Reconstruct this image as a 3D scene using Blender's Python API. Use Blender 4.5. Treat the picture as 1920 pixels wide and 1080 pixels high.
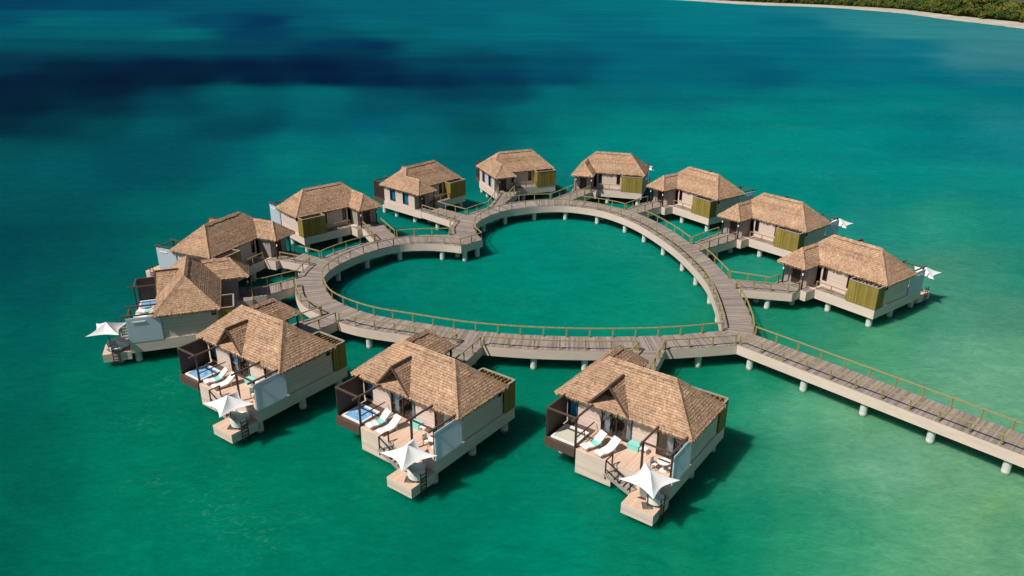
import bpy, bmesh, math, random
from mathutils import Vector, Matrix, noise
R = math.radians
rnd = random.Random(7)
for o in list(bpy.data.objects): bpy.data.objects.remove(o)
scene = bpy.context.scene
col = scene.collection

# ------------------------------------------------------------------ camera, world, sun
ZB = 1.15                                   # underside of the decks above the water
F, PITCH, ROLL, H = 1439.197, 0.395, -0.006, 32.813 + ZB
cam_d = bpy.data.cameras.new('camera'); cam = bpy.data.objects.new('camera', cam_d); col.objects.link(cam)
cam_d.sensor_width = 36; cam_d.lens = F / 1920 * 36; cam_d.clip_start = 0.5; cam_d.clip_end = 20000
c_, s_ = math.cos(ROLL), math.sin(ROLL)
rt = Vector((1, 0, 0)); up = Vector((0, math.sin(PITCH), math.cos(PITCH))); fw = Vector((0, math.cos(PITCH), -math.sin(PITCH)))
r2 = c_ * rt - s_ * up; u2 = s_ * rt + c_ * up
mw = Matrix((r2, u2, -fw)).transposed().to_4x4(); mw.translation = (0, 0, H)
cam.matrix_world = mw
scene.camera = cam

SUN_EL = R(52); to_sun = Vector((-.86, -.51, 0)).normalized() * math.cos(SUN_EL) + Vector((0, 0, math.sin(SUN_EL)))
world = bpy.data.worlds.new('World'); scene.world = world; world.use_nodes = True
wn = world.node_tree; wn.nodes.clear()
sky = wn.nodes.new('ShaderNodeTexSky'); sky.sky_type = 'NISHITA'; sky.sun_disc = False
sky.sun_elevation = SUN_EL; sky.sun_rotation = math.atan2(to_sun.x, to_sun.y)
bg = wn.nodes.new('ShaderNodeBackground'); bg.inputs['Strength'].default_value = 0.05
wo = wn.nodes.new('ShaderNodeOutputWorld')
wn.links.new(sky.outputs[0], bg.inputs[0]); wn.links.new(bg.outputs[0], wo.inputs[0])
sl = bpy.data.lights.new('sun', 'SUN'); sl.energy = 4.9; sl.angle = R(0.5); sl.color = (1, .94, .86)
so = bpy.data.objects.new('sun', sl); col.objects.link(so)
so.rotation_euler = to_sun.to_track_quat('Z', 'Y').to_euler(); so.location = (0, 0, 80)
scene.view_settings.view_transform = 'Standard'; scene.view_settings.look = 'None'
scene.view_settings.exposure = 0; scene.view_settings.gamma = 1

# ------------------------------------------------------------------ materials
def srgb(r, g, b):
    f = lambda c: (c / 255 / 12.92) if c <= 10 else ((c / 255 + .055) / 1.055) ** 2.4
    return (f(r), f(g), f(b))
MATS = {}
def new_mat(name):
    m = bpy.data.materials.new(name); m.use_nodes = True; nt = m.node_tree
    b = nt.nodes['Principled BSDF']; MATS[name] = m
    return m, nt, b
def N(nt, t, **kw):
    n = nt.nodes.new(t)
    for k, v in kw.items():
        if k in n.inputs: n.inputs[k].default_value = v
        else: setattr(n, k, v)
    return n
def ramp(nt, src, stops):
    r = nt.nodes.new('ShaderNodeValToRGB'); e = r.color_ramp.elements
    while len(e) < len(stops): e.new(.5)
    for el, (p, c) in zip(e, stops): el.position = p; el.color = (*c, 1)
    nt.links.new(src, r.inputs[0]); return r
def mul(nt, a, b, mode='MULTIPLY', fac=1.0):
    m = nt.nodes.new('ShaderNodeMix'); m.data_type = 'RGBA'; m.blend_type = mode
    if hasattr(fac, 'links') or hasattr(fac, 'is_output'): nt.links.new(fac, m.inputs[0])
    else: m.inputs[0].default_value = fac
    for s, v in ((m.inputs[6], a), (m.inputs[7], b)):
        if isinstance(v, tuple): s.default_value = (*v, 1)
        else: nt.links.new(v, s)
    return m.outputs[2]
def coords(nt, kind='Object', scale=(1, 1, 1), rot=(0, 0, 0)):
    tc = N(nt, 'ShaderNodeTexCoord'); mp = N(nt, 'ShaderNodeMapping'); mp.inputs['Scale'].default_value = scale
    mp.inputs['Rotation'].default_value = rot
    nt.links.new(tc.outputs[kind], mp.inputs[0]); return mp.outputs[0]
def noise_tex(nt, vec, scale, detail=3, rough=.55, dist=0):
    n = N(nt, 'ShaderNodeTexNoise'); n.inputs['Scale'].default_value = scale; n.inputs['Detail'].default_value = detail
    n.inputs['Roughness'].default_value = rough; n.inputs['Distortion'].default_value = dist
    nt.links.new(vec, n.inputs['Vector']); return n.outputs['Fac']
def bump(nt, b, h, strength=.3, dist=.05):
    bp = N(nt, 'ShaderNodeBump'); bp.inputs['Strength'].default_value = strength; bp.inputs['Distance'].default_value = dist
    nt.links.new(h, bp.inputs['Height']); nt.links.new(bp.outputs[0], b.inputs['Normal'])

def mat_simple(name, c, rough=.6, var=.18, scale=3, metal=0, bumps=.1, stretch=(1, 1, 1), spec=.4):
    m, nt, b = new_mat(name)
    v = coords(nt, 'Object', stretch)
    n = noise_tex(nt, v, scale, 5, .6)
    r = ramp(nt, n, [(.25, tuple(x * (1 - var) for x in c)), (.75, tuple(min(1, x * (1 + var)) for x in c))])
    nt.links.new(r.outputs[0], b.inputs['Base Color'])
    b.inputs['Roughness'].default_value = rough; b.inputs['Metallic'].default_value = metal
    b.inputs['Specular IOR Level'].default_value = spec
    if bumps: bump(nt, b, n, bumps, .02)
    return m

def mat_thatch(name, lo, mid, hi):
    m, nt, b = new_mat(name)
    v = coords(nt, 'Object')
    oi = N(nt, 'ShaderNodeObjectInfo')
    om = N(nt, 'ShaderNodeMath', operation='MULTIPLY'); nt.links.new(oi.outputs['Random'], om.inputs[0]); om.inputs[1].default_value = 60
    va = N(nt, 'ShaderNodeVectorMath', operation='ADD'); nt.links.new(v, va.inputs[0]); nt.links.new(om.outputs[0], va.inputs[1])
    big = noise_tex(nt, va.outputs[0], .45, 4, .6)
    mid_n = noise_tex(nt, va.outputs[0], 2.6, 4, .65)
    fine = noise_tex(nt, v, 11, 4, .75)
    at = N(nt, 'ShaderNodeAttribute'); at.attribute_name = 'strand'
    a1 = N(nt, 'ShaderNodeMath', operation='MULTIPLY_ADD'); nt.links.new(fine, a1.inputs[0]); a1.inputs[1].default_value = .45
    m2 = N(nt, 'ShaderNodeMath', operation='MULTIPLY'); nt.links.new(at.outputs['Fac'], m2.inputs[0]); m2.inputs[1].default_value = .26
    nt.links.new(m2.outputs[0], a1.inputs[2])
    a2 = N(nt, 'ShaderNodeMath', operation='MULTIPLY_ADD'); nt.links.new(mid_n, a2.inputs[0]); a2.inputs[1].default_value = .42; nt.links.new(a1.outputs[0], a2.inputs[2])
    r = ramp(nt, a2.outputs[0], [(.3, lo), (.58, mid), (.85, hi)])
    r2_ = ramp(nt, big, [(.3, (.80, .79, .78)), (.7, (1.14, 1.10, 1.06))])
    nt.links.new(mul(nt, r.outputs[0], r2_.outputs[0]), b.inputs['Base Color'])
    b.inputs['Roughness'].default_value = .95; b.inputs['Specular IOR Level'].default_value = .1
    w = N(nt, 'ShaderNodeTexWave'); w.wave_type = 'BANDS'; w.bands_direction = 'Z'; w.inputs['Scale'].default_value = 2.4; w.inputs['Distortion'].default_value = 2.5; w.inputs['Detail'].default_value = 3; w.inputs['Detail Scale'].default_value = 2.5
    nt.links.new(v, w.inputs['Vector'])
    rw = ramp(nt, w.outputs['Fac'], [(0, (.60, .56, .52)), (.42, (1, 1, 1))])
    old = b.inputs['Base Color'].links[0].from_socket; nt.links.new(mul(nt, old, rw.outputs[0]), b.inputs['Base Color'])
    bump(nt, b, fine, .7, .08)
    return m
mat_thatch('thatch', (.19, .118, .074), (.50, .33, .218), (.75, .545, .39))
mat_thatch('thatch_dark', (.09, .055, .035), (.25, .15, .09), (.42, .27, .17))

def mat_planks(name, c1, c2, c3, width=.14, spec=.3, soft=0):
    """boards run across the UV u axis"""
    m, nt, b = new_mat(name)
    uv = N(nt, 'ShaderNodeUVMap'); sp = N(nt, 'ShaderNodeSeparateXYZ'); nt.links.new(uv.outputs[0], sp.inputs[0])
    d = N(nt, 'ShaderNodeMath', operation='DIVIDE'); nt.links.new(sp.outputs[0], d.inputs[0]); d.inputs[1].default_value = width
    fl = N(nt, 'ShaderNodeMath', operation='FLOOR'); nt.links.new(d.outputs[0], fl.inputs[0])
    fr = N(nt, 'ShaderNodeMath', operation='FRACT'); nt.links.new(d.outputs[0], fr.inputs[0])
    wnz = N(nt, 'ShaderNodeTexWhiteNoise'); wnz.noise_dimensions = '1D'; nt.links.new(fl.outputs[0], wnz.inputs['W'])
    cb = N(nt, 'ShaderNodeCombineXYZ'); nt.links.new(sp.outputs[0], cb.inputs[0]); nt.links.new(sp.outputs[1], cb.inputs[1])
    mp = N(nt, 'ShaderNodeMapping'); mp.inputs['Scale'].default_value = (5, .9, 1); nt.links.new(cb.outputs[0], mp.inputs[0])
    gr = noise_tex(nt, mp.outputs[0], 1.0, 4, .7)
    mp2 = N(nt, 'ShaderNodeMapping'); mp2.inputs['Scale'].default_value = (1, .4, 1); nt.links.new(cb.outputs[0], mp2.inputs[0])
    bigp = noise_tex(nt, mp2.outputs[0], .9, 3, .6)
    ad = N(nt, 'ShaderNodeMath', operation='MULTIPLY_ADD'); nt.links.new(wnz.outputs[0], ad.inputs[0]); ad.inputs[1].default_value = .45
    mm = N(nt, 'ShaderNodeMath', operation='MULTIPLY'); nt.links.new(gr, mm.inputs[0]); mm.inputs[1].default_value = .55
    nt.links.new(mm.outputs[0], ad.inputs[2])
    r = ramp(nt, ad.outputs[0], [(.2, c1), (.5, c2), (.85, c3)])
    g0 = .9 if soft else .62
    gap = ramp(nt, fr.outputs[0], [(0, (g0, g0 * .98, g0 * .97)), (.08, (1, 1, 1))])
    br = ramp(nt, bigp, [(.3, (.92, .91, .90)), (.7, (1.05, 1.05, 1.04))] if soft else [(.3, (.86, .85, .85)), (.7, (1.1, 1.09, 1.07))])
    nt.links.new(mul(nt, mul(nt, r.outputs[0], gap.outputs[0]), br.outputs[0]), b.inputs['Base Color'])
    b.inputs['Roughness'].default_value = .75; b.inputs['Specular IOR Level'].default_value = spec
    bump(nt, b, ad.outputs[0], .3, .02)
    return m
mat_planks('deck', (.17, .138, .118), (.275, .228, .20), (.39, .335, .30))
mat_planks('deck_warm', (.56, .37, .265), (.65, .45, .335), (.74, .55, .44), soft=1)
mat_planks('fascia', (.62, .485, .415), (.68, .54, .465), (.74, .60, .525), .19, soft=1)
mat_planks('wall', (.60, .465, .40), (.66, .52, .45), (.72, .575, .505), .17, soft=1)
mat_planks('olive', (.19, .137, .028), (.265, .20, .042), (.345, .265, .06), .16)
mat_simple('rail', (.33, .265, .11), .45, .15, 6, 0, .05)
mat_simple('dark_wood', (.045, .027, .021), .5, .35, 5, 0, .1, (1, 1, .3))
mat_simple('brown_wood', (.10, .062, .048), .6, .25, 4, 0, .1, (6, 6, .6))
mat_simple('weathered_wood', (.34, .29, .25), .7, .2, 4, 0, .1)
m, nt, b = new_mat('concrete')
v = coords(nt, 'Object'); n = noise_tex(nt, v, 4, 4, .6); sp = N(nt, 'ShaderNodeSeparateXYZ'); nt.links.new(v, sp.inputs[0])
zz = N(nt, 'ShaderNodeMath', operation='MULTIPLY_ADD'); nt.links.new(n, zz.inputs[0]); zz.inputs[1].default_value = .25; nt.links.new(sp.outputs[2], zz.inputs[2])
st_ = ramp(nt, zz.outputs[0], [(.12, (.16, .18, .11)), (.26, (.50, .50, .42)), (.36, (.74, .74, .70)), (.6, (.60, .60, .57))])  # algae and wet foot, then a paler band painting the sunlit pile bottoms
nt.links.new(st_.outputs[0], b.inputs['Base Color']); b.inputs['Roughness'].default_value = .85; bump(nt, b, n, .2, .02)
mat_simple('white_paint', (.78, .78, .77), .5, .04, 2, 0, 0)
m, nt, b = new_mat('screen_panel'); b.inputs['Base Color'].default_value = (.72, .79, .85, 1); b.inputs['Roughness'].default_value = .4
tl_ = N(nt, 'ShaderNodeBsdfTranslucent'); tl_.inputs[0].default_value = (.66, .76, .86, 1); mx = N(nt, 'ShaderNodeMixShader'); mx.inputs[0].default_value = .42
nt.links.new(b.outputs[0], mx.inputs[1]); nt.links.new(tl_.outputs[0], mx.inputs[2]); nt.links.new(mx.outputs[0], nt.nodes['Material Output'].inputs[0])
mat_simple('cushion', (.82, .80, .77), .85, .05, 4, 0, .1)
mat_simple('canvas', (.74, .74, .73), .8, .03, 2, 0, .05)
mat_simple('towel', (.22, .62, .55), .9, .12, 6, 0, .2)
mat_simple('tub_cover', (.56, .53, .42), .7, .1, 3, 0, .1)
mat_simple('curtain', (.74, .75, .78), .9, .08, 5, 0, .1)
mat_simple('curtain_blue', (.05, .42, .72), .5, .25, 3, 0, 0, (1, 1, .3))
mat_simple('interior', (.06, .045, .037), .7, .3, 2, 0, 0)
mat_simple('metal', (.35, .35, .35), .35, .1, 4, .9, 0)
mat_simple('sand', (.43, .39, .32), .95, .2, .06, 0, 0)
mat_simple('ground', (.05, .07, .014), .95, .4, .04, 0, 0)
mat_simple('bark', (.14, .10, .07), .9, .3, 3, 0, .2)
def mat_leaf(name, c):
    m, nt, b = new_mat(name)
    oi = N(nt, 'ShaderNodeObjectInfo')
    v = coords(nt, 'Object'); n = noise_tex(nt, v, .9, 3, .6)
    r = ramp(nt, n, [(.3, tuple(x * .55 for x in c)), (.7, tuple(x * 1.35 for x in c))])
    rr = ramp(nt, oi.outputs['Random'], [(0, (.72, .9, .8)), (.5, (1, 1, 1)), (1, (1.35, 1.1, .8))])
    nt.links.new(mul(nt, r.outputs[0], rr.outputs[0]), b.inputs['Base Color'])
    b.inputs['Roughness'].default_value = .7; b.inputs['Specular IOR Level'].default_value = .2
mat_leaf('leaf_green', (.058, .092, .013)); mat_leaf('leaf_olive', (.088, .102, .013)); mat_leaf('leaf_dark', (.028, .052, .012))
m, nt, b = new_mat('glass')
nt.nodes.remove(b)
tr = N(nt, 'ShaderNodeBsdfTransparent'); tr.inputs[0].default_value = (.86, .92, .93, 1)
gl = N(nt, 'ShaderNodeBsdfGlossy'); gl.inputs['Roughness'].default_value = .03
mx = N(nt, 'ShaderNodeMixShader'); mx.inputs[0].default_value = .07; nt.links.new(tr.outputs[0], mx.inputs[1]); nt.links.new(gl.outputs[0], mx.inputs[2])
nt.links.new(mx.outputs[0], nt.nodes['Material Output'].inputs[0])
m, nt, b = new_mat('tub_water')
v = coords(nt, 'Object'); n = noise_tex(nt, v, 2.2, 3, .6, 1)
r = ramp(nt, n, [(.3, (.10, .30, .58)), (.7, (.32, .56, .80))]); nt.links.new(r.outputs[0], b.inputs['Base Color'])
b.inputs['Roughness'].default_value = .08; bump(nt, b, n, .3, .05)

# sea: colour of the water body comes from a painted-by-place attribute (depth, sand, seagrass), plus ripples; ripple shading and caustic light are mixed into the colour
m, nt, b = new_mat('sea')
at = N(nt, 'ShaderNodeAttribute'); at.attribute_name = 'seabed'
v = coords(nt, 'Object')
vw = coords(nt, 'Object', (1, 1.5, 1), (0, 0, R(32)))
n1 = noise_tex(nt, v, .035, 5, .6, .6)
n2 = noise_tex(nt, vw, .33, 4, .62, 1.2)
vs_ = coords(nt, 'Object', (1, 2.6, 1), (0, 0, R(-28)))
n3 = noise_tex(nt, vs_, .85, 4, .7, .8)
r1 = ramp(nt, n1, [(.3, (.93, .95, .96)), (.7, (1.07, 1.05, 1.04))])
r2_ = ramp(nt, n2, [(.3, (.82, .90, .92)), (.52, (1, 1, 1)), (.75, (1.28, 1.13, 1.12))])  # lighter mottles paint underwater caustic light into the colour
r3 = ramp(nt, n3, [(.28, (.80, .87, .89)), (.5, (1, 1, 1)), (.78, (1.24, 1.14, 1.14))])  # light and dark sides of the ripples painted as colour
vf = coords(nt, 'Object', (.008, .045, 1), (0, 0, R(4)))
n5 = noise_tex(nt, vf, 1.0, 6, .65, .4)
r5 = ramp(nt, n5, [(.3, (.86, .88, .91)), (.5, (1, 1, 1)), (.72, (1.14, 1.12, 1.10))])
n6 = noise_tex(nt, coords(nt, 'Object', (1, 2.2, 1), (0, 0, R(-35))), 2.6, 3, .65, .6)
r6 = ramp(nt, n6, [(.28, (.86, .90, .91)), (.5, (1, 1, 1)), (.75, (1.2, 1.12, 1.12))])  # finest ripple light and shade, painted the same way
cc = mul(nt, mul(nt, mul(nt, mul(nt, mul(nt, at.outputs['Color'], r1.outputs[0]), r2_.outputs[0]), r3.outputs[0]), r5.outputs[0]), r6.outputs[0])
fm1 = ramp(nt, noise_tex(nt, v, .06, 2, .5, .3), [(.53, (0, 0, 0)), (.68, (1, 1, 1))])
fm2 = ramp(nt, noise_tex(nt, coords(nt, 'Object', (1, 1.6, 1), (0, 0, R(60))), 1.1, 5, .75, 1.5), [(.54, (0, 0, 0)), (.66, (1, 1, 1))])
fk_ = N(nt, 'ShaderNodeMath', operation='MULTIPLY'); nt.links.new(fm1.outputs[0], fk_.inputs[0]); nt.links.new(fm2.outputs[0], fk_.inputs[1])
fk2 = N(nt, 'ShaderNodeMath', operation='MULTIPLY'); nt.links.new(fk_.outputs[0], fk2.inputs[0]); fk2.inputs[1].default_value = .42
sa = N(nt, 'ShaderNodeSeparateColor'); nt.links.new(at.outputs['Color'], sa.inputs[0]); rs_ = ramp(nt, sa.outputs[1], [(.085, (0, 0, 0)), (.15, (1, 1, 1))])
fk3 = N(nt, 'ShaderNodeMath', operation='MULTIPLY'); nt.links.new(fk2.outputs[0], fk3.inputs[0]); nt.links.new(rs_.outputs[0], fk3.inputs[1]); fk2 = fk3
mfl = N(nt, 'ShaderNodeMix'); mfl.data_type = 'RGBA'; nt.links.new(fk2.outputs[0], mfl.inputs[0]); nt.links.new(cc, mfl.inputs[6]); mfl.inputs[7].default_value = (.06, .27, .19, 1); cc = mfl.outputs[2]
df = N(nt, 'ShaderNodeSubsurfaceScattering'); df.falloff = 'BURLEY'; df.inputs['Scale'].default_value = 1.0; df.inputs['Radius'].default_value = (.6, 1.7, 1.5); nt.links.new(cc, df.inputs[0])
gl = N(nt, 'ShaderNodeBsdfGlossy'); gl.inputs['Roughness'].default_value = .16; gl.inputs[0].default_value = (1, 1, 1, 1)
fz = N(nt, 'ShaderNodeFresnel'); fz.inputs[0].default_value = 1.33
fm = N(nt, 'ShaderNodeMath', operation='MULTIPLY'); nt.links.new(fz.outputs[0], fm.inputs[0]); fm.inputs[1].default_value = .16; fm.use_clamp = True
fk = N(nt, 'ShaderNodeMath', operation='MINIMUM'); nt.links.new(fm.outputs[0], fk.inputs[0]); fk.inputs[1].default_value = .014
mx = N(nt, 'ShaderNodeMixShader'); nt.links.new(fk.outputs[0], mx.inputs[0]); nt.links.new(df.outputs[0], mx.inputs[1]); nt.links.new(gl.outputs[0], mx.inputs[2])
nt.links.new(mx.outputs[0], nt.nodes['Material Output'].inputs[0]); nt.nodes.remove(b)
ad = N(nt, 'ShaderNodeMath', operation='MULTIPLY_ADD'); nt.links.new(n2, ad.inputs[0]); ad.inputs[1].default_value = 2.0; nt.links.new(n3, ad.inputs[2])
bp = N(nt, 'ShaderNodeBump'); bp.inputs['Strength'].default_value = .35; bp.inputs['Distance'].default_value = .25; nt.links.new(ad.outputs[0], bp.inputs['Height'])
nt.links.new(bp.outputs[0], gl.inputs['Normal']); nt.links.new(bp.outputs[0], fz.inputs['Normal'])
bp2 = N(nt, 'ShaderNodeBump'); bp2.inputs['Strength'].default_value = .12; bp2.inputs['Distance'].default_value = .25; nt.links.new(ad.outputs[0], bp2.inputs['Height']); nt.links.new(bp2.outputs[0], df.inputs['Normal'])

# ------------------------------------------------------------------ mesh builder
MIRROR = 1
class MB:
    def __init__(s): s.v = []; s.f = []; s.uv = []; s.st = []
    def quad(s, pts, uvs=None, st=.5):
        i = len(s.v); s.v += [tuple(p) for p in pts]; s.f.append(tuple(range(i, i + len(pts))))
        if uvs is None:
            a = Vector(pts[1]) - Vector(pts[0]); n = a.cross(Vector(pts[2]) - Vector(pts[0]))
            uvs = []
            for p in pts:
                if abs(n.z) > .7 * max(1e-9, n.length): uvs.append((p[0], p[1]))
                else: uvs.append((p[2], p[0] + p[1]))
        s.uv.append(uvs); s.st.append(st)
    def hexa(s, p, uvf=None):
        """p: 8 corners bottom ccw then top ccw"""
        for f in ((3, 2, 1, 0), (4, 5, 6, 7), (0, 1, 5, 4), (1, 2, 6, 5), (2, 3, 7, 6), (3, 0, 4, 7)):
            q = [p[k] for k in f]; s.quad(q, [uvf(x) for x in q] if uvf else None)
    def box(s, x0, x1, y0, y1, z0, z1, uvf=None):
        s.hexa([(x0, y0, z0), (x1, y0, z0), (x1, y1, z0), (x0, y1, z0), (x0, y0, z1), (x1, y0, z1), (x1, y1, z1), (x0, y1, z1)], uvf)
    def beam(s, a, b, w, h=None):
        h = h or w; a = Vector(a); b = Vector(b); d = (b - a).normalized()
        u = d.cross(Vector((0, 0, 1)))
        if u.length < .01: u = Vector((1, 0, 0))
        u.normalize(); t = u.cross(d)
        u *= w / 2; t *= h / 2
        c = [a - u - t, a + u - t, a + u + t, a - u + t]; e = [x + (b - a) for x in c]
        s.quad(c[::-1]); s.quad(e)
        for i in range(4): s.quad([c[i], c[(i + 1) % 4], e[(i + 1) % 4], e[i]])
    def tube(s, a, b, r, n=10, r1=None):
        a = Vector(a); b = Vector(b); r1 = r if r1 is None else r1; d = (b - a).normalized()
        u = d.cross(Vector((0, 0, 1)));
        if u.length < .01: u = Vector((1, 0, 0))
        u.normalize(); t = d.cross(u)
        A = [a + (u * math.cos(k * 2 * math.pi / n) + t * math.sin(k * 2 * math.pi / n)) * r for k in range(n)]
        B = [b + (u * math.cos(k * 2 * math.pi / n) + t * math.sin(k * 2 * math.pi / n)) * r1 for k in range(n)]
        for k in range(n): s.quad([A[k], A[(k + 1) % n], B[(k + 1) % n], B[k]])
        s.quad(A[::-1]); s.quad(B)
    def build(s, name, mat, parent=None, mirror=None, smooth=False):
        mir = MIRROR if mirror is None else mirror
        me = bpy.data.meshes.new(name)
        vs = s.v if mir == 1 else [(-x, y, z) for x, y, z in s.v]
        fs = s.f if mir == 1 else [f[::-1] for f in s.f]
        uvs = s.uv if mir == 1 else [u[::-1] for u in s.uv]
        me.from_pydata(vs, [], fs)
        ul = me.uv_layers.new(name='UVMap'); flat = []
        for u in uvs:
            for c in u: flat += [c[0], c[1]]
        ul.data.foreach_set('uv', flat)
        a = me.attributes.new('strand', 'FLOAT', 'FACE'); a.data.foreach_set('value', s.st)
        me.materials.append(MATS[mat])
        if smooth:
            bm = bmesh.new(); bm.from_mesh(me); bmesh.ops.remove_doubles(bm, verts=bm.verts, dist=1.5e-3); bm.to_mesh(me); bm.free()
            me.polygons.foreach_set('use_smooth', [True] * len(me.polygons))
        me.update()
        o = bpy.data.objects.new(name, me); col.objects.link(o)
        if parent: o.parent = parent
        return o
def tag(o, label=None, cat=None, group=None, kind=None):
    if label: o['label'] = label
    if cat: o['category'] = cat
    if group: o['group'] = group
    if kind: o['kind'] = kind
    return o
def empty(name, loc=(0, 0, 0), rz=0):
    o = bpy.data.objects.new(name, None); col.objects.link(o); o.location = loc; o.rotation_euler = (0, 0, rz); o.empty_display_size = .3
    return o
def copy_tree(o, parent=None):
    c = o.copy(); col.objects.link(c); c.parent = parent
    for ch in [x for x in o.children]: copy_tree(ch, c)
    return c

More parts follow.
